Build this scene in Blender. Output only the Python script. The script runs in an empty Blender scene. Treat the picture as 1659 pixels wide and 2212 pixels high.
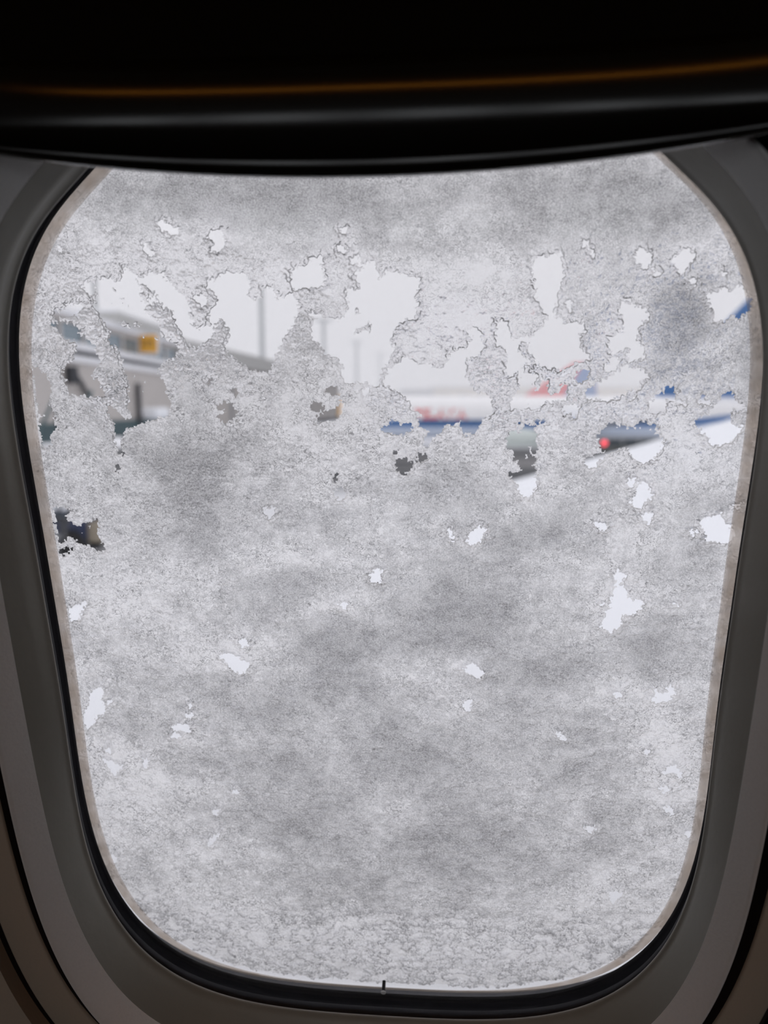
import bpy, bmesh, math, random
import numpy as np
from mathutils import Matrix, Vector

random.seed(7)
SC = bpy.context.scene
COL = SC.collection
PI = math.pi

# ------------------------------------------------------------------ camera
PITCH = math.radians(7.8462)
cam_d = bpy.data.cameras.new('camera')
cam = bpy.data.objects.new('camera', cam_d)
COL.objects.link(cam)
cam.location = (0, 0, 0)
cam.rotation_euler = (PI / 2 - PITCH, 0, 0)
cam_d.sensor_fit = 'VERTICAL'
cam_d.sensor_height = 36.0
cam_d.lens = 26.69
cam_d.clip_start = 0.01
cam_d.clip_end = 2000
cam_d.dof.use_dof = True
cam_d.dof.focus_distance = 0.283
cam_d.dof.aperture_fstop = 8.6
SC.camera = cam

# ------------------------------------------------------------------ overcast sky
world = bpy.data.worlds.new('overcast_sky')
SC.world = world
world.use_nodes = True
wn, wl = world.node_tree.nodes, world.node_tree.links
wn.clear()
w_out = wn.new('ShaderNodeOutputWorld')
w_bg = wn.new('ShaderNodeBackground')
w_tc = wn.new('ShaderNodeTexCoord')
w_sep = wn.new('ShaderNodeSeparateXYZ')
w_ramp = wn.new('ShaderNodeValToRGB')          # overcast: brighter towards the zenith
w_ramp.color_ramp.elements[0].position = 0.0
w_ramp.color_ramp.elements[0].color = (0.800, 0.788, 0.825, 1)
w_ramp.color_ramp.elements[1].position = 1.0
w_ramp.color_ramp.elements[1].color = (1.13, 1.12, 1.18, 1)
wl.new(w_tc.outputs['Generated'], w_sep.inputs[0])
wl.new(w_sep.outputs['Z'], w_ramp.inputs[0])
wl.new(w_ramp.outputs[0], w_bg.inputs['Color'])
w_bg.inputs['Strength'].default_value = 1.0
wl.new(w_bg.outputs[0], w_out.inputs[0])

vs = SC.view_settings
SC.display_settings.display_device = 'sRGB'
vs.view_transform = 'Standard'
vs.look = 'None'
vs.exposure = 0.0
vs.gamma = 1.0
vs.use_curve_mapping = False
SC.cycles.volume_bounces = 3
SC.cycles.max_bounces = 6
SC.cycles.diffuse_bounces = 3
SC.cycles.glossy_bounces = 3
SC.cycles.use_adaptive_sampling = True
SC.cycles.adaptive_threshold = 0.04
SC.cycles.adaptive_min_samples = 16
SC.cycles.use_light_tree = False
SC.cycles.transparent_max_bounces = 16

# ------------------------------------------------------------------ materials
def new_mat(name):
    m = bpy.data.materials.new(name)
    m.use_nodes = True
    nt = m.node_tree
    nt.nodes.clear()
    out = nt.nodes.new('ShaderNodeOutputMaterial')
    return m, nt.nodes, nt.links, out

def pmat(name, col, rough=0.6, metal=0.0, noise=0.08, scale=20.0, bump=0.0, spec=0.5, coat=0.0):
    """a principled surface with a little procedural mottling"""
    m, n, l, out = new_mat(name)
    p = n.new('ShaderNodeBsdfPrincipled')
    p.inputs['Roughness'].default_value = rough
    p.inputs['Metallic'].default_value = metal
    p.inputs['Specular IOR Level'].default_value = spec
    p.inputs['Coat Weight'].default_value = coat
    tc = n.new('ShaderNodeTexCoord')
    nz = n.new('ShaderNodeTexNoise')
    nz.inputs['Scale'].default_value = scale
    nz.inputs['Detail'].default_value = 5
    l.new(tc.outputs['Object'], nz.inputs['Vector'])
    mix = n.new('ShaderNodeMix'); mix.data_type = 'RGBA'
    mix.inputs[6].default_value = tuple(c * (1 - noise) for c in col) + (1,)
    mix.inputs[7].default_value = tuple(min(1, c * (1 + noise)) for c in col) + (1,)
    l.new(nz.outputs['Fac'], mix.inputs[0])
    l.new(mix.outputs[2], p.inputs['Base Color'])
    if bump > 0:
        b = n.new('ShaderNodeBump')
        b.inputs['Strength'].default_value = bump
        b.inputs['Distance'].default_value = 0.001
        l.new(nz.outputs['Fac'], b.inputs['Height'])
        l.new(b.outputs[0], p.inputs['Normal'])
    l.new(p.outputs[0], out.inputs['Surface'])
    return m

def emat(name, col, s):
    m, n, l, out = new_mat(name)
    e = n.new('ShaderNodeEmission')
    e.inputs['Color'].default_value = tuple(col) + (1,)
    e.inputs['Strength'].default_value = s
    l.new(e.outputs[0], out.inputs['Surface'])
    return m

def glass_mat(name, tint=(0.985, 0.985, 0.985)):
    m, n, l, out = new_mat(name)
    t = n.new('ShaderNodeBsdfTransparent'); t.inputs[0].default_value = tint + (1,)
    g = n.new('ShaderNodeBsdfGlossy'); g.inputs['Roughness'].default_value = 0.0
    fr = n.new('ShaderNodeFresnel'); fr.inputs['IOR'].default_value = 1.2
    mx = n.new('ShaderNodeMixShader')
    l.new(fr.outputs[0], mx.inputs[0]); l.new(t.outputs[0], mx.inputs[1]); l.new(g.outputs[0], mx.inputs[2])
    l.new(mx.outputs[0], out.inputs['Surface'])
    return m

M = {}
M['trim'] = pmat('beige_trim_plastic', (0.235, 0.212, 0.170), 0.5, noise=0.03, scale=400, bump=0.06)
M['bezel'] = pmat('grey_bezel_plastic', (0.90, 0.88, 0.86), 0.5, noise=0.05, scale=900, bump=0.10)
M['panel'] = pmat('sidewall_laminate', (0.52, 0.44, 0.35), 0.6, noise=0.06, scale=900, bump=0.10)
M['groove'] = pmat('dark_groove', (0.035, 0.025, 0.022), 0.7, noise=0.1, scale=200)
M['rubber'] = pmat('black_rubber', (0.018, 0.017, 0.022), 0.62, noise=0.25, scale=250, bump=0.15, spec=0.25)
M['shade'] = pmat('dark_shade_plastic', (0.006, 0.0045, 0.0025), 0.20, noise=0.05, scale=60)
M['shade_matte'] = pmat('matte_shade_fabric', (0.006, 0.0045, 0.003), 0.9, noise=0.1, scale=200, spec=0.05)
M['cabin'] = pmat('cabin_panel', (0.16, 0.15, 0.14), 0.7, noise=0.05, scale=6)
M['carpet'] = pmat('cabin_carpet', (0.06, 0.06, 0.08), 0.9, noise=0.3, scale=120)
M['glass'] = glass_mat('clear_acrylic')
M['metal_dark'] = pmat('dark_tube_metal', (0.05, 0.045, 0.05), 0.35, 0.6, noise=0.1)
M['lamp'] = emat('warm_lamp_glow', (1.0, 0.36, 0.04), 3.2)
M['fill_pane'] = emat('far_window_fill', (0.93, 0.96, 1.0), 1.55)

# outdoors
M['white_paint'] = pmat('white_aircraft_paint', (0.92, 0.92, 0.93), 0.45, noise=0.02, scale=1.0)
M['blue_paint'] = pmat('blue_aircraft_paint', (0.075, 0.19, 0.44), 0.4, noise=0.1, scale=0.8)
M['belly_tone'] = pmat('grey_blue_belly_shade', (0.66, 0.73, 0.84), 0.4, noise=0.05, scale=0.8)  # the belly's shade is put into this colour; jet wings share it
M['red_paint'] = pmat('red_aircraft_paint', (0.75, 0.06, 0.07), 0.4, noise=0.05, scale=0.8)
M['nacelle'] = pmat('pale_nacelle_paint', (0.62, 0.68, 0.66), 0.4, noise=0.05, scale=0.8)
M['dark_glass'] = pmat('dark_window_glass', (0.05, 0.07, 0.09), 0.12, noise=0.1, scale=1.0)
M['teal_glass'] = pmat('blue_grey_glass', (0.17, 0.23, 0.27), 0.12, noise=0.15, scale=0.6)
M['taupe'] = pmat('taupe_cladding', (0.50, 0.47, 0.45), 0.6, noise=0.06, scale=1.5)
M['grey_roof'] = pmat('grey_roof_sheet', (0.50, 0.50, 0.49), 0.7, noise=0.08, scale=1.2)
M['white_trim'] = pmat('white_metal_trim', (0.80, 0.81, 0.84), 0.5, noise=0.04, scale=2)
M['dark_steel'] = pmat('dark_steel', (0.05, 0.052, 0.06), 0.5, 0.3, noise=0.15, scale=3)
M['teal_steel'] = pmat('dark_teal_steel', (0.05, 0.09, 0.10), 0.5, 0.2, noise=0.15, scale=3)
M['galv'] = pmat('galvanised_mast', (0.50, 0.52, 0.53), 0.6, 0.1, noise=0.05, scale=2)
M['sign'] = pmat('orange_sign_face', (0.80, 0.42, 0.06), 0.5, noise=0.03, scale=4)
M['sign_ink'] = pmat('dark_sign_ink', (0.10, 0.07, 0.05), 0.6, noise=0.02)
M['beige_wall'] = pmat('beige_building_wall', (0.66, 0.56, 0.42), 0.8, noise=0.06, scale=0.2)
M['grey_wall'] = pmat('grey_building_wall', (0.28, 0.29, 0.31), 0.8, noise=0.06, scale=0.2)
M['navy'] = pmat('navy_vehicle_paint', (0.020, 0.030, 0.075), 0.4, noise=0.25, scale=2.5)
M['khaki'] = pmat('khaki_vehicle_paint', (0.30, 0.26, 0.20), 0.6, noise=0.1, scale=2)
M['dark_grey'] = pmat('dark_grey_vehicle_paint', (0.13, 0.14, 0.14), 0.45, noise=0.1, scale=2)
M['tyre'] = pmat('tyre_rubber', (0.02, 0.02, 0.021), 0.85, noise=0.2, scale=6)
M['snow_pack'] = pmat('settled_snow', (0.86, 0.88, 0.92), 0.85, noise=0.05, scale=0.9)
M['wing_metal'] = pmat('bare_leading_edge_metal', (0.52, 0.56, 0.57), 0.35, 0.5, noise=0.05, scale=2)
M['red_lamp'] = emat('red_lamp_glow', (1.0, 0.10, 0.13), 2.2)

# ------------------------------------------------------------------ helpers
def obj(name, verts, faces, mat, parent=None, smooth=False, mw=None):
    me = bpy.data.meshes.new(name)
    me.from_pydata([tuple(v) for v in verts], [], faces)
    me.update()
    if smooth:
        me.polygons.foreach_set('use_smooth', [True] * len(me.polygons))
    me.materials.append(mat)
    o = bpy.data.objects.new(name, me)
    COL.objects.link(o)
    if parent: o.parent = parent
    if mw is not None: o.matrix_world = mw
    return o

def tag(o, label=None, cat=None, group=None, kind=None):
    if label: o['label'] = label
    if cat: o['category'] = cat
    if group: o['group'] = group
    if kind: o['kind'] = kind
    return o

def empty(name, loc=(0, 0, 0), rz=0.0, mw=None):
    o = bpy.data.objects.new(name, None)
    COL.objects.link(o)
    o.empty_display_size = 0.05
    if mw is not None: o.matrix_world = mw
    else:
        o.location = loc; o.rotation_euler = (0, 0, rz)
    return o

class MB:
    """collects boxes, tubes and lofts, then links them as ONE mesh object"""
    def __init__(s): s.v = []; s.f = []
    def add(s, vs_, fs):
        k = len(s.v); s.v += [tuple(v) for v in vs_]; s.f += [tuple(i + k for i in f) for f in fs]; return s
    def box(s, x0, x1, y0, y1, z0, z1, bev=0.0):
        b = min(bev, 0.49 * min(x1 - x0, y1 - y0, z1 - z0))
        if b <= 0:
            return s.add([(x0,y0,z0),(x1,y0,z0),(x1,y1,z0),(x0,y1,z0),(x0,y0,z1),(x1,y0,z1),(x1,y1,z1),(x0,y1,z1)],
                         [(0,3,2,1),(4,5,6,7),(0,1,5,4),(1,2,6,5),(2,3,7,6),(3,0,4,7)])
        bm = bmesh.new(); bmesh.ops.create_cube(bm, size=1)
        for v in bm.verts:
            v.co = Vector(((x0+x1)/2 + v.co.x*(x1-x0), (y0+y1)/2 + v.co.y*(y1-y0), (z0+z1)/2 + v.co.z*(z1-z0)))
        bmesh.ops.bevel(bm, geom=bm.edges[:], offset=b, segments=2, affect='EDGES', profile=0.5)
        bm.verts.index_update()
        s.add([v.co[:] for v in bm.verts], [tuple(v.index for v in f.verts) for f in bm.faces]); bm.free()
        return s
    def loft(s, secs, closed=True, caps=False):
        n = len(secs[0]); vs_ = [p for q in secs for p in q]; fs = []
        for i in range(len(secs) - 1):
            for j in range(n if closed else n - 1):
                a = i*n + j; b = i*n + (j+1) % n
                fs.append((a, b, b + n, a + n))
        if caps:
            fs.append(tuple(reversed(range(n)))); fs.append(tuple(range((len(secs)-1)*n, len(secs)*n)))
        return s.add(vs_, fs)
    def tube(s, p0, p1, r0, r1=None, n=12):
        r1 = r0 if r1 is None else r1
        p0, p1 = Vector(p0), Vector(p1); d = (p1 - p0).normalized()
        u = d.cross(Vector((0, 0, 1))) if abs(d.z) < 0.95 else d.cross(Vector((1, 0, 0)))
        u.normalize(); w = d.cross(u)
        c = [(math.cos(2*PI*k/n), math.sin(2*PI*k/n)) for k in range(n)]
        return s.loft([[p0 + r0*(a*u + b*w) for a, b in c], [p1 + r1*(a*u + b*w) for a, b in c]], caps=True)
    def build(s, name, mat, parent=None, smooth=False, mw=None):
        return obj(name, s.v, s.f, mat, parent, smooth, mw)

# ------------------------------------------------------------------ the window's own frame: u right, v up, w into the cabin
WC = Vector((-0.00271, 0.25081, -0.06231))
S_YAW, S_LEAN, S_ROLL = -0.07851, 0.16157, -0.00244
WR = (Matrix.Rotation(S_YAW, 3, 'Z') @ Matrix.Rotation(S_LEAN, 3, 'X') @ Matrix.Rotation(S_ROLL, 3, 'Y')
      @ Matrix(((1, 0, 0), (0, 0, -1), (0, 1, 0))))
WM = Matrix.Translation(WC) @ WR.to_4x4()
NSEG = 288
TH = np.linspace(0, 2*PI, NSEG + 1)[:-1]
HA = (-0.06085, 0.03958, 0.01999, -0.00467, 0.03664, 0.01760, 0.00256)
HC = (-0.05963, 0.04097, 0.01820, -0.00380, 0.03520, 0.01098, 0.00702)
def ring(k, w, outer=False):
    """rounded window outline, grown by k metres, at depth w"""
    a, b = 0.125 + k, 0.17847 + k
    n, h = (2.67531, HC) if outer else (2.7226, HA)
    c, s = np.cos(TH), np.sin(TH)
    g = 1 + sum(hk*np.cos((i+1)*(TH - PI/2)) for i, hk in enumerate(h))
    u = a*np.sign(c)*np.abs(c)**(2/n)*g; v = b*np.sign(s)*np.abs(s)**(2/n)*g
    if not outer:                       # the seal sits a little unevenly in its upper corner
        e = np.exp(-((TH - math.radians(140))/math.radians(30))**2)
        if abs(w) > 0.0075: u = u + 0.0010*e*0.8; v = v - 0.0010*e*0.6
        else: u = u - 0.0006*e*0.8; v = v + 0.0006*e*0.6
    return [(float(x), float(y), w) for x, y in zip(u, v)]
def ring_blend(k, w, t):
    p, q = np.array(ring(k, w)), np.array(ring(k, w, True))
    return [tuple(x) for x in (p*(1-t) + q*t)]
KA, WA = 0.00648, -0.01632
KC, W_C = 0.00248, 0.01834
KD, W_D = 0.00738, 0.02865
KE, W_E = 0.01748, 0.02124
KF, KG = 0.03095, 0.03852

# cabin side wall around the window
g = ring(KG, W_E, True)
def to_rect(p):
    u, v, w = p
    U0, U1, V0, V1 = -1.55, 1.55, -1.05, 0.80
    t = min((U1/u if u > 1e-6 else U0/u if u < -1e-6 else 1e9), (V1/v if v > 1e-6 else V0/v if v < -1e-6 else 1e9))
    return (u*t, v*t, w)
mid = [tuple(np.array(p)*np.array((1.4, 1.3, 1))) for p in g]
wall = MB().loft([[(p[0], p[1], W_E - 0.006) for p in g], g, mid, [to_rect(p) for p in g]]).build('wall_left', M['panel'], mw=WM)
tag(wall, 'beige aircraft cabin side wall around the window', kind='structure')

# the trim around the window: reveal, bezel, dark joints, outer ring
trim = tag(empty('trim_1', mw=WM), 'moulded plastic window surround in stepped rounded rings', kind='structure')
b = MB()
prof = [(0.0140, -0.0022, 0), (0.0030, -0.0012, 0), (0.0008, -0.0008, 0), (0.0002, -0.0004, 0), (0.0000, 0.0002, 0), (0.0001, 0.0010, 0), (0.0004, 0.0018, 0)]
for i in range(1, 9):
    t = i/8
    prof.append((0.0004 + (KC - 0.0004)*t**1.3, 0.0018 + (W_C - 0.0018)*t, t))
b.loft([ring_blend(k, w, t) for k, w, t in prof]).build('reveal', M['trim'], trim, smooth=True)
b = MB(); b.loft([ring(k, w, True) for k, w in ((KC, W_C), (KC + 0.0003, W_C + 0.0008), (KC + 0.0025, W_C + 0.0054), (KD - 0.0006, W_D - 0.0012), (KD, W_D - 0.0002), (KD + 0.0005, W_D), (KD + 0.0011, W_D - 0.0006), (KD + 0.0012, W_D - 0.002))])
b.build('bezel', M['bezel'], trim, smooth=True)
b = MB(); b.loft([ring(k, w, True) for k, w in ((KD + 0.0012, W_D - 0.002), (KD + 0.0014, 0.012), (KE - 0.0015, 0.012), (KE, W_E - 0.0012))])
b.build('inner_joint', M['groove'], trim)
b = MB(); b.loft([ring(k, w, True) for k, w in ((KE, W_E - 0.0012), (KE + 0.0002, W_E - 0.0003), (KE + 0.0009, W_E), (KF - 0.0008, W_E), (KF, W_E - 0.0005), (KF + 0.0002, W_E - 0.002))])
b.build('outer_ring', M['panel'], trim, smooth=True)
b = MB(); b.loft([ring(k, w, True) for k, w in ((KF + 0.0002, W_E - 0.002), (KF + 0.0004, 0.013), (KG, 0.013), (KG, W_E - 0.006))])
b.build('outer_joint', M['groove'], trim)

# the window: two panes, rubber seal, sealant band, breather tube
win = tag(empty('window_1', mw=WM), 'rounded aircraft cabin window caked with wet snow', kind='structure')
b = MB(); b.loft([ring(k, w) for k, w in ((KA + 0.012, -0.030), (KA + 0.007, -0.0185), (KA + 0.0006, WA - 0.0006), (KA, WA), (KA + 0.0006, -0.0152), (KA + 0.0011, -0.0146), (KA + 0.0012, -0.0132), (KA + 0.0016, -0.0126),
                                           (KA + 0.0016, -0.0088), (KA + 0.0004, -0.0079), (0.0040, -0.0075), (0.0036, -0.0070), (0.0036, -0.0030), (0.0120, -0.0024))])
b.build('rubber_seal', M['rubber'], win, smooth=True)
def slab(name, k, w0, w1):
    """a flat sheet of the window's outline, meshed as a grid"""
    def disc(w):
        return [[(p[0]*q, p[1]*q, w) for p in ring(k, w)[::4]] for q in (0.0004, 0.25, 0.5, 0.75, 1.0)]
    secs = disc(w0) + disc(w1)[::-1]
    return MB().loft(secs + [secs[0]]).build(name, M['glass'], win)
slab('outer_pane', KA + 0.004, -0.0240, -0.0190)
slab('inner_pane', 0.0056, -0.0068, -0.0054)

m, n, l, out = new_mat('weathered_sealant')
tc = n.new('ShaderNodeTexCoord')
nz = n.new('ShaderNodeTexNoise'); nz.inputs['Scale'].default_value = 140; nz.inputs['Detail'].default_value = 8
l.new(tc.outputs['Object'], nz.inputs['Vector'])
ramp = n.new('ShaderNodeValToRGB')
ramp.color_ramp.elements[0].position = 0.3; ramp.color_ramp.elements[0].color = (0.56, 0.46, 0.37, 1)
ramp.color_ramp.elements[1].position = 0.7; ramp.color_ramp.elements[1].color = (0.86, 0.80, 0.74, 1)
l.new(nz.outputs['Fac'], ramp.inputs[0])
att = n.new('ShaderNodeAttribute'); att.attribute_name = 'cover'
tint = n.new('ShaderNodeMix'); tint.data_type = 'RGBA'; tint.inputs[6].default_value = (1, 1, 1, 1)
l.new(att.outputs['Fac'], tint.inputs[0]); l.new(ramp.outputs[0], tint.inputs[7])
tr = n.new('ShaderNodeBsdfTranslucent'); tr.inputs[0].default_value = (0.52, 0.455, 0.395, 1)
tp = n.new('ShaderNodeBsdfTransparent'); l.new(tint.outputs[2], tp.inputs[0])
mul = n.new('ShaderNodeMath'); mul.operation = 'MULTIPLY'; l.new(att.outputs['Fac'], mul.inputs[0]); mul.inputs[1].default_value = 0.46
mx = n.new('ShaderNodeMixShader'); l.new(mul.outputs[0], mx.inputs[0]); l.new(tp.outputs[0], mx.inputs[1]); l.new(tr.outputs[0], mx.inputs[2])
l.new(mx.outputs[0], out.inputs['Surface'])
M['sealant'] = m
rows = [(KA + 0.0024, 1.0), (KA - 0.0008, 1.0), (KA - 0.0022, 0.80), (KA - 0.0031, 0.55), (KA - 0.0032, 0.0)]
def seal_ring(k, w):                       # the band is narrower along the bottom
    p0, p1 = np.array(ring(KA, w)), np.array(ring(k, w))
    f_ = (1 - 0.80*np.exp(-((TH - 1.5*PI)/0.9)**2))[:, None]
    return [tuple(x) for x in (p0 + (p1 - p0)*f_)]
b = MB(); b.loft([seal_ring(k, -0.0186 - 0.00005*i) for i, (k, c) in enumerate(rows)])
so = b.build('sealant_band', M['sealant'], win, smooth=True)
at_ = so.data.attributes.new('cover', 'FLOAT', 'POINT')
at_.data.foreach_set('value', [c for k, c in rows for _ in range(NSEG)])

b = MB(); P0 = Vector((-0.00135, -0.1884, -0.0165)); P1 = Vector((-0.00135, -0.1892, -0.0118))
b.tube(P0, P1, 0.00075, n=16); bt = b.build('breather_tube', M['metal_dark'], win, smooth=False)
b = MB(); d = (P1 - P0).normalized()
b.tube(P1 - d*0.0002, P1 + d*0.0003, 0.00105, n=16); b.build('tube_rim', M['bezel'], bt)

# ------------------------------------------------------------------ window shade pulled part-way down
US, VS = 0.0045, 0.1253
shade = tag(empty('window_shade', mw=WM), 'dark pull-down window shade with a curved finger grip along its lower edge', 'window shade')
us = np.linspace(-0.20, 0.20, 161)
def shade_rows(prof):
    rows = []
    for dv, w, amp in prof:
        row = []
        for u in us:
            x = u - US
            e = max(0.0, 1 - (abs(x)/0.135)**3.0)
            fl = 1 - min(1.0, max(0.0, dv/0.0127))          # the lip curves, the bead runs straight
            row.append((float(u), VS + 0.83*x*x*fl + 0.10*x*x*(1 - fl) + dv, 0.0395 + w + amp*e))
        rows.append(row)
    return rows
grip = [(0.0034, -0.0060, 0), (0.0010, -0.0052, 0), (0.0001, -0.0036, 0), (-0.0001, -0.0018, 0), (0.0003, -0.0004, 0), (0.0012, 0.0006, 0), (0.0024, 0.0009, 0), (0.0034, 0.0008, 0)]
RB, VC, F0 = 0.0165, 0.0127, math.radians(-34)
for i in range(0, 41):
    f_ = F0 + (math.radians(62) - F0)*i/40
    dw = RB*(math.cos(f_) - math.cos(F0))
    grip.append((VC + RB*math.sin(f_) + 0.0002, 0.0008, dw))
MB().loft(shade_rows(grip), closed=False).build('grip', M['shade'], shade, smooth=True)
dv0, dw0 = grip[-1][0], grip[-1][2]
pan = [(dv0, 0.0008, dw0)]
for i in range(1, 9):
    t = i/8; pan.append((dv0 + 0.010*t, 0.0008 - 0.002*t, dw0*(1 - 0.25*math.sin(PI*t/2))))
pan += [(0.09, -0.002, dw0*0.75), (0.16, -0.004, dw0*0.75), (0.26, -0.006, dw0*0.75), (0.26, -0.014, dw0*0.75), (0.0284, -0.012, dw0*0.75)]
MB().loft(shade_rows(pan), closed=False).build('shade_panel', M['shade_matte'], shade, smooth=True)

# ------------------------------------------------------------------ the rest of the cabin (closes the room behind the camera)
CM = Matrix.Translation(WC) @ Matrix.Rotation(S_YAW, 4, 'Z')      # level frame, y outwards
ZF, ZC, YB, YW = -0.82, 0.66, -2.35, 0.22
tag(MB().box(-1.45, 1.45, YB, YW, ZF - 0.04, ZF).build('floor', M['carpet'], mw=CM), kind='structure')
tag(MB().box(-1.45, 1.45, YB, YW, ZC, ZC + 0.04).build('ceiling', M['cabin'], mw=CM), kind='structure')
tag(MB().box(-1.49, -1.45, YB, YW, ZF, ZC).build('wall_back', M['cabin'], mw=CM), kind='structure')
tag(MB().box(1.45, 1.49, YB, YW, ZF, ZC).build('wall_front', M['cabin'], mw=CM), kind='structure')
tag(MB().box(-1.49, 1.49, YB - 0.04, YB, ZF, ZC).build('wall_right', M['cabin'], mw=CM), kind='structure')
for i, x in enumerate((-1.0, -0.5, 0.0, 0.5, 1.0)):
    wv = tag(empty('window_%d' % (i + 2), mw=CM), 'unseen far cabin window, its glow added to light the trim', kind='structure')
    MB().box(x - 0.16, x + 0.16, YB, YB + 0.004, -0.16, 0.32, 0.001).build('pane', M['fill_pane'], wv)  # glowing pane added behind the camera as cool fill on the window trim
    MB().box(x - 0.19, x + 0.19, YB, YB + 0.002, -0.19, 0.35, 0.001).build('frame', M['bezel'], wv)
cl = tag(empty('ceiling_light', mw=CM @ Matrix.Translation((0, -0.62, ZC))), 'warm strip lamp along the cabin ceiling', 'lamp')
MB().box(-0.42, 0.42, -0.022, 0.022, -0.012, -0.004, 0.002).build('diffuser', M['lamp'], cl)
MB().box(-0.44, 0.44, -0.05, 0.05, -0.004, 0.0, 0.001).build('housing', M['bezel'], cl)

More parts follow.
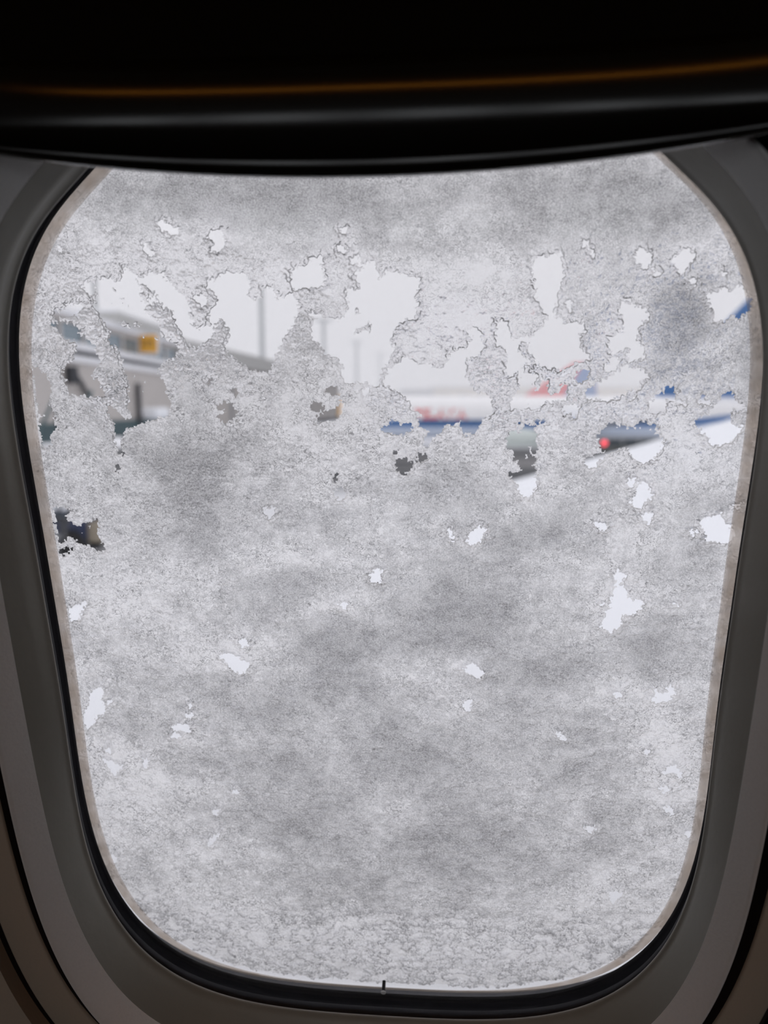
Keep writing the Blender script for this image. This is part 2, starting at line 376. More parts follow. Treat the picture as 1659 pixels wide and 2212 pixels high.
# ------------------------------------------------------------------ snow and slush stuck to the outer pane
HOLES = """-10062,10079 -9856,10178 -9766,10238 -9631,10134 -9644,9869 -9768,9810 -9890,9924 -9986,10027|-11218,9166 -11095,9243 -10861,9318 -10679,9420 -10450,9469 -10166,9517 -10128,9387 -10277,9311 -10319,9208 -10438,9157 -10584,9107 -10727,9082 -10891,9110 -11067,9049 -11206,9061|-11297,8826 -11117,8903 -10809,8900 -10597,8819 -10399,8633 -10190,8525 -10138,8287 -9917,8046 -9847,7724 -9755,7562 -10016,7294 -10183,7105 -10116,6968 -9952,6912 -9867,6693 -9767,6582 -9795,6362 -10138,6363 -10478,6392 -10819,6421 -11037,6505 -10960,6643 -11117,6754 -10971,6972 -11163,7028 -11140,7192 -11031,7354 -10951,7517 -10716,7569 -10558,7890 -10472,8104 -10551,8344 -10780,8319 -10937,8400 -10978,8507 -11127,8640 -11280,8747|-9514,10274 -9078,10268 -8649,10211 -8552,10562 -8459,10660 -8312,10533 -8194,10381 -8241,10205 -8090,10102 -8026,9949 -8103,9746 -8066,9592 -7859,9487 -7991,9283 -7904,9076 -7696,8970 -7548,8812 -7570,8604 -7531,8447 -7222,8234 -6912,8020 -6872,7861 -7164,7704 -7453,7599 -7636,7440 -7715,7225 -7682,7009 -7530,6845 -7513,6463 -7383,6078 -7444,5745 -7655,5634 -8002,5579 -8300,5467 -8599,5355 -8835,5299 -9129,5242 -9214,5016 -9321,4845 -9421,4501 -9332,4271 -9427,4213 -9523,4616 -9491,5356 -9650,5693 -9687,5861 -9615,5973 -9407,5805 -9204,5581 -8988,5468 -8809,5524 -8818,5692 -8929,5971 -8782,6248 -8864,6524 -8760,6688 -8856,7070 -8917,7502 -8948,7717 -9077,8038 -9333,8226 -9192,8463 -9173,8620 -9326,8727 -9460,8990 -9675,9381 -9667,9613 -9484,9662 -9540,9868 -9578,10123|-8097,10278 -7813,10400 -7427,10469 -7217,10416 -7128,10239 -6976,10136 -6840,9881 -6736,9829 -6530,9725 -6446,9469 -6465,9265 -6430,9059 -6285,8851 -6563,8802 -6409,8696 -6036,8589 -5918,8691 -5700,8689 -5600,8584 -5727,8377 -5845,8274 -6246,8067 -6516,8122 -6667,8281 -6697,8543 -6841,8753 -6930,8961 -6954,9271 -7112,9324 -7319,9429 -7451,9737 -7543,9891 -7798,10047 -8003,10151|-7782,9691 -7562,9713 -7526,9534 -7695,9485|-6211,9670 -5884,9716 -5735,9562 -5856,9411 -6014,9464 -6162,9619|-12238,7498 -12116,7362 -11863,7142 -11724,6922 -11707,6646 -11675,6480 -11824,6258 -11907,6091 -11775,5810 -11721,5584 -11721,5187 -11960,4958 -11974,4670 -12148,4496 -12266,4496 -12287,5129 -12243,5979 -12238,6759 -12276,7253|-5737,5908 -5527,6073 -5358,6100 -5145,5962 -5049,5741 -5122,5519 -5353,5436 -5630,5492 -5731,5631 -5502,5686 -5435,5824|-5131,6508 -4988,6573 -4915,6426 -5061,6334|-9652,3805 -9498,3864 -9549,3689 -9661,3630|-5962,6892 -5849,6918 -5858,6810 -5942,6794|-4681,10391 -4434,10410 -4294,10293 -4285,10061 -4385,9689 -4248,9523 -4046,9567 -3804,9494 -3838,9729 -3879,9869 -3728,9914 -3627,9959 -3439,9816 -3452,9583 -3312,9441 -3280,9581 -3104,9649 -2856,9692 -2763,9574 -2674,9386 -2733,9198 -2794,8962 -2853,8773 -2960,8631 -3169,8441 -3282,8202 -3391,8057 -3452,7863 -3611,7718 -3626,7473 -3792,7228 -3948,7179 -4246,7280 -4406,7182 -4592,7431 -4836,7580 -5076,7779 -5221,7878 -5256,8074 -5093,8218 -5024,8460 -5107,8701 -5196,8846 -5289,8943 -5400,9047 -5498,8842 -5615,8740 -5733,8948 -5657,9204 -5429,9355 -5359,9557 -5499,9812 -5697,10017 -5630,10166 -5355,10262 -5079,10383 -4757,10428|-2850,10271 -2817,10454 -2618,10542 -2373,10584 -2221,10741 -2024,10828 -1733,10891 -1788,10711 -1890,10576 -1799,10415 -1759,10208 -1766,10024 -1866,9957 -2159,9938 -2352,9987 -2550,9920 -2699,9876 -2816,9993|-848,10786 -679,10851 -537,10803 -588,10691 -731,10693|-695,10238 -642,10420 -450,10462 -423,10575 -206,10640 -85,10750 -41,10546 -20,10365 72,10181 239,10110 217,10270 315,10382 553,10356 743,10330 933,10259 1171,10233 1361,10161 1409,10024 1265,9797 1240,9521 1312,9382 1311,9103 1214,8964 972,8920 681,8805 582,8642 482,8406 430,8168 428,8024 623,7927 573,7831 424,7687 272,7397 96,7203 16,6860 -37,6712 -187,6688 -336,6738 -435,6788 -634,6839 -757,6914 -987,6766 -1136,6817 -1230,7015 -1196,7310 -1263,7554 -1407,7701 -1608,7654 -1752,7801 -1894,7996 -2038,8142 -2185,8192 -2199,8432 -2214,8671 -2131,8884 -1810,8880 -1515,8877 -1321,8813 -1170,8920 -1067,9108 -917,9223 -982,9504 -974,9782 -899,9851 -756,9779 -561,9823 -510,9937 -628,10054|-2405,6021 -2171,6121 -1972,6019 -1927,5867 -2188,5716 -2288,5767|-1982,5766 -1725,5816 -1416,5917 -1282,6169 -1237,5967 -1320,5765 -1479,5562 -1586,5408 -1942,5486 -2201,5409 -2143,5563 -1988,5613|-1875,6547 -1696,6621 -1393,6619 -1349,6420 -1503,6370 -1703,6421|-568,6466 -389,6615 -317,6465 -470,6366|-2320,9075 -2097,9096 -1804,9046 -1857,8952 -2103,8955|727,7471 900,7639 998,7566 1243,7419 1489,7345 1636,7465 1783,7318 2078,7180 2273,7315 2393,7556 2464,7700 2609,7746 2657,7818 2851,7816 3091,7934 3136,8100 3278,8217 3449,8097 3571,8025 3433,7740 3241,7670 2928,7552 2908,7262 2961,6971 3063,6775 3165,6529 3364,6381 3659,6379 3808,6280 3789,6082 3868,5883 3822,5734 3678,5584 3532,5483 3460,5383 3414,5181 3343,5028 3094,4977 2893,5079 2815,5282 2838,5383 2687,5484 2639,5333 2340,5333 2191,5181 2142,5028 1891,4926 1791,4772 1690,4566 1589,4514 1564,4771 1790,5053 1538,5181 1438,5334 1388,5536 1488,5587 1488,5738 1288,5789 1114,5940 1090,6140 891,6340 693,6490 495,6590 297,6690 199,6789 275,6937 378,7181|2985,8479 3127,8548 3321,8476 3420,8310 3447,8168 3325,8264 3228,8335 3133,8242 3035,8361|22,5181 201,5258 353,5283 380,5385 683,5360 884,5334 1086,5359 1110,5232 933,5028 831,4925 679,4976 426,5028 224,5079|594,4043 722,4122 875,4096 977,3992 1156,3940 1104,3782 975,3623 769,3569 615,3675 566,3885|1232,3992 1437,4254 1615,4306 1640,4150 1488,4046|510,4356 612,4356 596,4278 519,4278|357,5538 442,5512 406,5446|3958,8725 4184,8752 4295,8602 4379,8377 4479,8120 4763,8253 5142,8265 5286,8443 5460,8590 5660,8810 5605,9031 5430,9253 5237,9547 5144,9982 5082,10413 5158,10696 5406,10748 5697,10785 5883,10881 5955,10612 6051,10184 5987,9999 5911,9755 5839,9423 5779,9132 5840,8808 6094,8834 6057,8672 6358,8654 6806,8664 6790,8427 6646,8325 6690,8100 6639,7936 6907,7753 7024,7571 6819,7451 6621,7483 6479,7301 6104,7197 5900,7305 5721,7230 5517,7338 5330,7416 5179,7371 4933,7403 4845,7281 4695,7190 4500,7037 4347,7007 4321,7316 4375,7545 4336,7804 4239,7972 3961,8080 3996,8455|4807,7160 4861,7202 5034,7048 5232,6963 5345,6934 5294,6823 5187,6711 5221,6570 5308,6485 5417,6541 5499,6597 5520,6737 5597,6877 5691,6652 5656,6512 5732,6371 5847,6314 5983,6384 6120,6411 6168,6566 6248,6636 6333,6593 6347,6340 6271,6199 6107,6143 5965,6172 5831,6058 5742,6172 5630,6173 5524,6031 5446,5888 5337,5803 5221,5889 5104,6003 5024,5889 4856,5861 4715,5847 4573,5862 4513,5976 4563,6148 4558,6290 4669,6346 4748,6488 4799,6628 4751,6797|6591,6927 6667,7038 6800,7120 6938,7106 7027,7008 7005,6911 6871,6856 6793,6773 6654,6788|6235,5829 6396,5943 6617,5999 6759,5942 6740,5800 6668,5600 6587,5542 6546,5772 6409,5715|4515,5051 4687,5051 4860,4993 5023,5197 5103,5313 5304,5255 5355,5051 5407,4847 5477,4553 5426,4406 5316,4287 5377,4198 5342,4019 5339,3750 5457,3690 5434,3540 5324,3419 5472,3329 5450,3177 5402,2933 5235,2748 5087,2808 4936,2930 4899,3143 4808,3264 4657,3415 4563,3626 4682,3536 4796,3597 4939,3628 4963,3778 4898,3958 4750,4077 4687,4226 4770,4315 4621,4463 4449,4463 4426,4728 4462,4934|4703,5400 4756,5487 4801,5429 4746,5371|5384,5371 5466,5428 5470,5342 5400,5327|5554,5371 5633,5486 5706,5443 5612,5342|5001,5400 5042,5429 5089,5313 5032,5327|7582,7137 7614,7312 7775,7486 7984,7594 8017,7441 7922,7266 7757,7136|6969,6428 7267,6606 7560,6827 7857,6958 8022,7090 8226,7264 8447,7219 8711,7174 8942,6996 8914,6820 8692,6865 8754,6644 8678,6510 8334,6423 7996,6245 7694,6156 7470,6201 7202,6247 7027,6203|7658,7922 7639,8181 7889,8307 8094,8434 8157,8731 7921,9029 7984,9322 8196,9319 8464,9149 8722,9104 8821,8934 8676,8640 8558,8514 8540,8216 8604,7957 8786,7826 8765,7566 8559,7437 8343,7439 8286,7613 8352,7873 8219,7917 8053,7832 7893,7660 7760,7704|8313,10755 8363,10915 8527,10932 8743,10828 8823,10625 8688,10506 8656,10384 8437,10510 8344,10633|9391,10535 9583,10693 9650,10852 9892,10908 10071,10765 10062,10644 9934,10485 9871,10284 9762,10123 9667,10246 9623,10490|8872,10300 9083,10276 9050,10175 8945,10176|6615,11167 6718,11186 6898,10981 7016,10777 6931,10799 6770,11024|10633,9536 10816,9575 11056,9654 11227,9610 11429,9649 11581,9769 11714,9686 11858,9520 11956,9395 11991,9105 11845,8941 11730,8859 11609,8818 11516,8903 11391,8904 11284,8738 11121,8698 10944,8784 10963,8993 10810,9244 10713,9370|7761,5199 7881,5383 8107,5337 8165,5153 8240,5336 8521,5153 8699,5153 8817,5336 9034,5382 9355,5244 9428,4923 9617,4784 9678,4599 9525,4319 9408,4132 9147,4037 8923,4036 8728,4224 8572,4504 8344,4550 8127,4457 7999,4363 7825,4268 7674,4502 7568,4736 7508,4968 7678,5107|7117,4030 7202,4125 7425,4173 7596,4315 7780,4268 7787,4174 7525,4032 7447,3842 7313,3794 7168,3936|6216,9261 6319,9343 6371,9174 6288,9133|8414,6243 8566,6265 8527,6198|9987,9956 10151,9974 10249,9829 10105,9811|11038,10184 11144,10163 11091,10082|11381,8988 11502,9028 11474,8903|8943,3228 9211,3277 9390,3039 9056,2964|8618,3322 8794,3395 8766,3179 8677,3154|9270,6249 9345,6332 9481,6332 9584,6387 9634,6443 9556,6554 9589,6637 9655,6650 9704,6567 9813,6553 9919,6441 9923,6247 9907,6135 9793,6191 9664,6108 9653,5940 9531,5771 9317,5715 9147,5772 9155,5997|10772,6160 10843,6257 10912,6243 10927,6104 11116,6103 11111,6020 10951,6006 10841,6021 10781,6077|8466,6224 8584,6293 8601,6251 8508,6210|9994,6079 10237,6092 10268,6050 10105,6051|11280,5963 11399,6103 11539,6296 11657,6434 11795,6406 11747,6351 11844,6212 11941,6073 12119,5933 12287,5877 12159,5822 12004,5766 11916,5822 11832,5850 11842,5766 11747,5654 11709,5514 11833,5372 12040,5231 12179,5202 12117,5032 11960,4746 11745,4717 11563,4630 11344,4630 11194,4745 11291,4860 11033,4974 10887,5060 10954,5202 10757,5259 10718,5373 10839,5515 10885,5599 11128,5613 11142,5740 11295,5823|-4273,2206 -3927,2262 -3909,1998 -4121,1889|-1663,2889 -1358,3011 -1249,2753 -1540,2578|3130,1045 3290,1400 3533,1613 3732,1580 3706,1264 3382,907|-6394,-3850 -6253,-3706 -5925,-3738 -5712,-3832 -5255,-4121 -5368,-4427 -5708,-4538 -5915,-4341 -6136,-4085|3043,-4095 3477,-3887 3835,-4270 3664,-4473|3118,-5493 3420,-5483 3285,-5894 3105,-5798|-5606,-3134 -5326,-3028 -5255,-3323 -5497,-3388|-1675,3522 -1540,3574 -1584,3267 -1666,3301|-390,-353 -277,-135 -152,-100 3,-131 -30,-247 -78,-348 -4,-580 -160,-549 -253,-517 -379,-586|-1678,-1524 -1438,-1433 -1331,-1585 -1382,-1689 -1540,-1658|2390,1411 2479,1523 2541,1349 2664,1159 2605,1062 2513,1189|8738,2568 8940,2721 8967,2974 9186,3175 9341,3026 9476,2826 9413,2725 9267,2774 9237,2572 9159,2368 9012,2418|9184,2062 9409,2217 9561,2117 9531,1911 9444,1808 9288,1960|11221,1877 11417,2032 11650,2059 11876,2138 11999,1884 12246,1785 12316,1581 12381,1427 12317,1168 12038,1113 11795,1162 11558,1159 11465,1365 11372,1570|7570,1789 7860,1792 8015,1638 7976,1508 7773,1636|10903,1514 11087,1567 11145,1465 11011,1386|8414,-208 8521,9 8672,-43 8807,-202 8697,-365 8606,-475 8770,-690 8931,-850 9001,-1123 9154,-1175 9397,-1115 9509,-1278 9334,-1558 9194,-1671 8899,-1733 8754,-1792 8775,-2071 8637,-2242 8450,-2444 8135,-2254 8081,-2198 8212,-1915 8243,-1635 8435,-1520 8340,-1246 8441,-914 8516,-585 8528,-422|10206,-4738 10308,-4735 10380,-4969 10635,-4961 10800,-4543 10924,-4775 10991,-4950 10810,-5193 10462,-5323 10144,-5214 10334,-5030|8737,-5020 8986,-4893 9055,-5129 8901,-5134|12310,2445 12525,2597 12455,2396|7921,-1309 8070,-1306 8051,-1389|10641,-1256 10788,-1253 10747,-1336|8632,3322 8797,3323 8762,3173 8689,3197|6639,-6730 6798,-6725 7027,-7027 7061,-7151 6864,-6971|-12231,2188 -11984,2218 -11726,2138 -11691,2003 -11846,1865 -11796,1646 -11641,1593 -11385,1486 -11046,1599 -10822,1656 -10646,1767 -10594,1549 -10718,1217 -10646,941 -10511,721 -10424,554 -10594,496 -10798,605 -11052,742 -11376,766 -11571,930 -11657,1096 -11883,1038 -12016,869 -12197,755 -12209,1422 -12234,1807|-12230,531 -12002,590 -11778,621 -11912,451 -12203,334|-12188,-1887 -11834,-1762 -11613,-1582 -11481,-1638 -11617,-1817 -11754,-1997 -11908,-2296 -12207,-2421|-12255,-6518 -11968,-6123 -11900,-5611 -11650,-5477 -11393,-5280 -11325,-5657 -11466,-5852 -11332,-6167 -11432,-6491 -11742,-6630 -11835,-6893 -12234,-7233 -12261,-6777|-11191,-5970 -11012,-5933 -11086,-6063|-8015,-6505 -7715,-6368 -7704,-6559 -7911,-6630|-8643,-7041 -8282,-6900 -7941,-6952 -7942,-7276 -8256,-7222 -8540,-7167|-8747,-7500 -8495,-7296 -8339,-7485 -8468,-7621|-7852,-5991 -7703,-5923 -7812,-6180|-11717,-8689 -11458,-8754 -11208,-8895 -10953,-8998 -11187,-9272 -11321,-9545 -11457,-9283 -11554,-8984|-9978,-8620 -9808,-8576 -9878,-8916 -9995,-9072|-7290,-11102 -7009,-10933 -7168,-11252|-7626,-12702 -7246,-12203 -7036,-12113 -7272,-12523 -7572,-12860|-6332,-9903 -6080,-10044 -6286,-10168|-12133,-13589 -11841,-13491 -11741,-13815 -11973,-13994|-11592,-8234 -11387,-8189 -11310,-8373 -11473,-8342|10781,-8472 11047,-8142 11276,-8062 11538,-8334 11562,-8582 11247,-8381 10955,-8429|10776,-9081 11010,-9035 11205,-9207 11040,-9359|11010,-10016 11213,-9933 11486,-10288 11370,-10330|10044,-7478 10273,-7399 10230,-7576|8013,-11126 8254,-11039 8510,-11177 8274,-11340|9225,-14323 9531,-14185 9792,-14289 9564,-14623 9455,-14872 9311,-14639|11993,-11155 12234,-11143 12196,-11369|-7224,12033 -7027,12115 -6887,12009 -6637,11866 -6575,11726 -6767,11695 -6945,11803|-7786,11401 -7642,11328 -7478,11079 -7600,11011 -7733,11189|-10762,11349 -10573,11310 -10608,11204|-5549,11605 -5421,11733 -5137,11770 -5054,11639 -5155,11555 -4974,11465 -5035,11292 -5329,11145 -5512,11214 -5266,11340|-1168,11714 -985,11753 -988,11647 -1126,11607|-1326,11096 -1138,11222 -935,11111 -1144,11050|-831,10741 -691,10825 -554,10780 -557,10649 -787,10675"""
ISLES = """4653,7920 4789,8118 5055,8021 5014,7870 5118,7655 5337,7558 5250,7367 5080,7416 4883,7538 4855,7657 4682,7778|3007,8596 3077,8689 3175,8548 3105,8478|-722,9221 -624,9243 -555,9078 -654,9009 -725,9104|-342,8770 -220,8768 -176,8555 -325,8414 -421,8510 -546,8416 -743,8418 -889,8467 -813,8537 -592,8559 -418,8652|-2087,8143 -1939,8117 -1943,8035 -2066,8070|-90,7884 -7,7874 -28,7797 -92,7812|-9052,10039 -8939,10063 -8882,9859 -8989,9886|-9219,9582 -9060,9528 -9097,9452 -9201,9504|-8798,9653 -8661,9651 -8676,9523 -8783,9550|-8512,9521 -8455,9444 -8509,9315 -8571,9393|-8974,8880 -8692,8929 -8542,8797 -8312,8873 -8100,8792 -8222,8689 -8437,8744 -8615,8641 -8775,8695|-8138,8453 -8031,8425 -8067,8347 -8136,8374|-7727,8422 -7592,8395 -7628,8316 -7709,8333|-8562,7176 -8493,7041 -8581,7014|-8314,6877 -8211,6794 -8273,6740|-8348,6576 -8264,6565 -8289,6494|-10541,8818 -10498,8729 -10556,8713|-10490,8581 -10238,8579 -10092,8419 -10211,8367 -10372,8421|-10341,7404 -10271,7295 -10331,7269|-12233,5670 -12062,5641 -12104,5556 -12205,5585|4991,4167 5060,4242 5175,4227 5193,4153 5094,4108 5036,4123|5171,4346 5254,4405 5314,4346 5260,4257 5188,4272|5161,4582 5246,4612 5279,4494 5194,4464|8082,5138 8090,5397 8190,5368 8177,5167 8124,5124|8509,5196 8584,5311 8778,5311 8678,5167 8568,5153|8825,5175 8864,5203 8951,5160 8955,5111 8885,5117|9216,5131 9284,5140 9291,5065 9236,5060|9572,6373 9746,6400 9748,6375 9574,6351|12114,5060 12139,5074 11936,4717 11913,4731|-12076,1589 -12021,1589 -11960,1452 -12014,1452|-10995,1572 -10918,1545 -10916,1353 -10967,1380|-11284,1239 -11223,1212 -11257,1156|6539,6872 6585,7038 6628,7010 6623,6858"""
DENS = [(2.8,126.0,114.7,12.6,0.32),(-68.3,25.4,25.8,27.4,0.12),(-62.1,128.9,38.0,9.9,0.40),(-19.6,125.1,18.0,9.8,0.35),(78.3,124.4,28.1,10.9,0.50),(100.2,87.6,10.2,16.4,0.55),(125.1,74.1,7.3,18.4,0.50),(69.7,102.4,14.6,7.2,0.30),(-70.6,37.6,18.8,15.8,0.45),(-67.9,11.1,15.8,11.1,0.45),(-20.8,17.0,20.3,7.1,0.25),(22.8,29.5,17.9,10.3,0.30),(59.2,14.3,22.7,8.8,0.35),(108.0,7.9,12.7,10.6,0.20),(-32.2,-6.8,19.2,9.5,0.40),(29.9,-5.8,23.5,14.9,0.40),(33.6,-24.4,20.6,13.5,0.50),(-11.9,-31.3,28.3,13.9,0.50),(-47.1,-18.5,14.3,7.8,0.20),(-16.1,-49.3,18.1,12.3,0.40),(61.9,-43.0,27.4,13.9,0.45),(103.5,-30.3,14.9,11.5,0.50),(-53.4,-58.6,24.2,12.7,0.35),(-99.9,-68.6,17.4,13.2,0.35),(9.0,-81.8,27.5,19.7,0.50),(-40.3,-92.5,24.8,15.8,0.35),(75.8,-75.0,21.1,17.0,0.35),(-37.8,-119.7,25.4,16.6,0.40),(31.7,-123.1,37.6,23.6,0.50),(92.6,-110.9,18.1,15.8,0.30),(-72.7,-87.2,15.5,11.2,0.25),(-15.2,-149.5,23.8,12.4,0.30),(-38.8,1.4,31.2,6.5,-0.30),(-18.5,-16.0,15.8,7.7,-0.30),(-93.4,-11.7,27.2,11.7,-0.25),(-113.4,-100.2,26.0,35.9,-0.30),(3.9,-42.7,17.8,8.0,-0.25),(-59.3,-38.4,14.7,8.1,-0.30),(86.8,-8.4,11.5,14.8,-0.30),(88.2,-50.1,20.5,8.0,-0.35),(3.2,-104.0,11.3,11.4,-0.35),(110.3,-86.2,12.3,26.1,-0.30),(93.1,-143.1,18.6,14.4,-0.25),(12.4,-183.0,117.7,15.7,-0.40),(-79.6,-168.5,25.1,21.1,-0.25),(-3.0,59.2,39.8,13.1,-0.30),(-77.7,52.8,16.8,10.2,-0.20),(28.5,83.9,22.9,12.2,-0.50),(-87.0,115.1,23.7,11.9,-0.10),(28.2,103.1,37.1,7.3,-0.25),(99.5,47.9,22.8,14.7,-0.25),(-76.3,97.2,28.7,18.6,-0.35),(52.2,63.8,23.1,12.7,-0.30)]
CLAR = [(-77.3,88.1,37.0,20.6,0.80),(-60.8,108.8,46.6,8.9,0.40),(-25.2,102.4,24.7,10.4,0.70),(25.4,87.0,30.4,13.7,0.95),(28.2,101.6,37.2,7.3,0.50),(51.9,71.6,22.9,10.9,0.80),(6.7,62.4,9.5,12.9,0.50),(77.1,80.5,11.9,16.8,0.60),(66.7,103.9,14.6,8.6,0.50),(94.2,104.8,21.4,7.1,0.50),(-94.9,64.4,10.1,10.0,0.80),(2.2,-186.3,99.5,13.2,0.20),(80.1,60.6,22.8,9.5,0.40),(-52.2,117.4,9.3,8.7,0.60),(-14.1,112.4,9.1,8.7,0.50),(44.7,55.9,23.4,9.7,0.40),(107.6,43.1,15.3,9.8,0.30)]
def parse(s):
    return [np.array([[float(a)/100 for a in q.split(',')] for q in p.split()]) for p in s.split('|')]      # mm
rng = np.random.default_rng(11)
PERM = rng.permutation(256); PERM = np.concatenate([PERM, PERM])
GA = rng.uniform(0, 2*PI, 256); GX, GY = np.cos(GA), np.sin(GA)
def perlin(x, y, seed=0):
    x = x + seed*37.17; y = y + seed*11.73
    xi = np.floor(x).astype(np.int64); yi = np.floor(y).astype(np.int64)
    xf = x - xi; yf = y - yi
    u = xf*xf*xf*(xf*(xf*6 - 15) + 10); v = yf*yf*yf*(yf*(yf*6 - 15) + 10)
    def gr(ix, iy, dx, dy):
        h = PERM[(PERM[ix & 255] + iy) & 255]
        return GX[h]*dx + GY[h]*dy
    a = gr(xi, yi, xf, yf); b_ = gr(xi+1, yi, xf-1, yf); c = gr(xi, yi+1, xf, yf-1); d_ = gr(xi+1, yi+1, xf-1, yf-1)
    p = a + u*(b_ - a); q = c + u*(d_ - c)
    return (p + v*(q - p))*1.5
def fbm(x, y, octv, seed=0, gain=0.5):
    s = 0; a = 1.0; t = 0
    for i in range(octv):
        s = s + a*perlin(x*2**i, y*2**i, seed + i); t += a; a *= gain
    return s/t
def worley(x, y, seed=0):
    xi = np.floor(x).astype(np.int64); yi = np.floor(y).astype(np.int64)
    best = np.full(x.shape, 9.0)
    for dx in (-1, 0, 1):
        for dy in (-1, 0, 1):
            cx, cy = xi + dx, yi + dy
            h = PERM[(PERM[(cx + seed) & 255] + cy) & 255]; h2 = PERM[(h + 71) & 255]
            px = cx + h/256.0; py = cy + h2/256.0
            best = np.minimum(best, (x - px)**2 + (y - py)**2)
    return np.sqrt(best)
STEP = 0.27                                                       # mm
gu = np.arange(-140, 140.01, STEP); gv = np.arange(-206, 172.01, STEP)
U, V = np.meshgrid(gu, gv)
# ragged, warped sampling so that hand-measured outlines get crystalline edges
WX = U + 0.8*fbm(U/2.6, V/2.6, 2, 3, 0.6) + 1.0*fbm(U/1.05, V/1.05, 1, 13); WY = V + 0.8*fbm(U/2.6, V/2.6, 2, 9, 0.6) + 1.0*fbm(U/1.05, V/1.05, 1, 19)
def poly_field(polys, base, grow=0.0, margin=4.0):
    """signed distance in mm: positive inside any polygon"""
    F = np.full(U.shape, base)
    for P in polys:
        lo = P.min(0) - margin; hi = P.max(0) + margin
        i0 = max(0, int((lo[1] - gv[0])/STEP)); i1 = min(len(gv), int((hi[1] - gv[0])/STEP) + 2)
        j0 = max(0, int((lo[0] - gu[0])/STEP)); j1 = min(len(gu), int((hi[0] - gu[0])/STEP) + 2)
        x = WX[i0:i1, j0:j1]; y = WY[i0:i1, j0:j1]
        d2 = np.full(x.shape, 1e9); ins = np.zeros(x.shape, bool)
        for k in range(len(P)):
            ax, ay = P[k]; bx, by = P[(k+1) % len(P)]
            ex, ey = bx - ax, by - ay
            t = np.clip(((x-ax)*ex + (y-ay)*ey)/(ex*ex + ey*ey + 1e-12), 0, 1)
            d2 = np.minimum(d2, (x - ax - t*ex)**2 + (y - ay - t*ey)**2)
            cr = (ay > y) != (by > y)
            ins ^= cr & (x < ex*(y - ay)/(ey if abs(ey) > 1e-12 else 1e-12) + ax)
        s = np.sqrt(d2); s = np.where(ins, s, -s) + grow
        F[i0:i1, j0:j1] = np.maximum(F[i0:i1, j0:j1], s)
    return F
hole = poly_field(parse(HOLES), -4.0)
isle = poly_field(parse(ISLES), -4.0, 0.15)
cov = np.maximum(-hole, isle)                                     # > 0 where snow sticks
cov = cov - 0.42 + 0.55*fbm(U/1.7, V/1.7, 2, 21, 0.8) + 0.30*(0.75 - worley(U/0.95, V/0.95, 29)*1.4)
dens = np.full(U.shape, 0.46)
for x, y, rx, ry, a in DENS:
    dens += a*np.exp(-(((U-x)/rx)**2 + ((V-y)/ry)**2))*1.0
clar = np.zeros(U.shape)
for x, y, rx, ry, a in CLAR:
    clar = np.maximum(clar, a*np.exp(-(((U-x)/rx)**2 + ((V-y)/ry)**2)*0.8))
big = fbm(U/22, V/16, 4, 31, 0.55); med = fbm(U/6, V/4.5, 4, 41, 0.6)
dens = np.clip(dens + 0.38*big + 0.26*med, 0.02, 1.0)
clar = np.clip(clar + 0.25*fbm(U/9, V/9, 3, 51), 0, 1)
edge = 1 - np.exp(-np.maximum(cov, 0)/1.3)
dens_t = dens*np.clip(0.25 + 0.75*np.clip(cov/2.2, 0, 1), 0, 1)
# relief: rounded clumps, granules and creases
wu = U + 0.5*fbm(U/2, V/2, 3, 61); wv_ = V + 0.5*fbm(U/2, V/2, 3, 67)
c1 = worley(wu/2.9, wv_/2.6, 5); c2 = worley(wu/1.25, wv_/1.1, 17)
lump1 = np.sqrt(np.clip(1 - c1*c1, 0, 1)); lump2 = np.sqrt(np.clip(1 - c2*c2, 0, 1))
crease = 1 - np.abs(fbm(wu/3.4, wv_/2.0, 4, 71, 0.6))*2.4
crease_f = 1 - np.abs(fbm(wu/1.5, wv_/0.95, 3, 77, 0.6))*2.6
pat = np.clip(0.5 + 1.6*fbm(U/14, V/10, 3, 83), 0, 1)
crk = np.maximum(np.clip(crease, 0, 1)**5, 0.7*np.clip(crease_f, 0, 1)**5)*(0.25 + 0.75*pat)
hgt = edge*(0.35 + 0.9*dens + 1.15*lump1*(0.25 + 0.75*clar) + 0.50*lump2 + 0.4*med) - 0.40*crk*edge
hgt = np.maximum(hgt, 0.03*np.sign(np.maximum(cov, 0)))
mott = 0.8*fbm(wu/4.2, wv_/4.0, 5, 91, 0.70) + 0.35*fbm(U/16, V/13, 3, 95)
low = 1/(1 + np.exp((V + 158 + 10*fbm(U/30, V/30, 2, 111))/4.0))            # heavier, lumpier slush along the sill
c3 = worley(wu/9.0, wv_/7.0, 43); rid = np.clip(1 - np.abs(fbm(wu/10.0, wv_/6.5, 4, 101, 0.62))*8.0, 0, 1)**1.5
hgt = hgt + low*edge*1.6*np.sqrt(np.clip(1 - c3*c3, 0, 1)) - low*edge*0.8*rid
trn = 1.05 + 0.08*clar - 0.60*dens_t + (0.20 - 0.08*low)*mott + 0.10*(lump2 - 0.6)*(1 - low) - 0.20*crk + low*(0.06 + 0.22*(0.55 - c3) - 0.34*rid)  # soft lump shading and crease darkness painted into the transmission
pin = fbm(wu/2.4, wv_/2.0, 3, 121, 0.7)                                     # thin spots, nearly clear
trn = trn + np.clip(0.62 - dens, 0, 0.5)*np.clip(pin - 0.18, 0, 1)*8.0
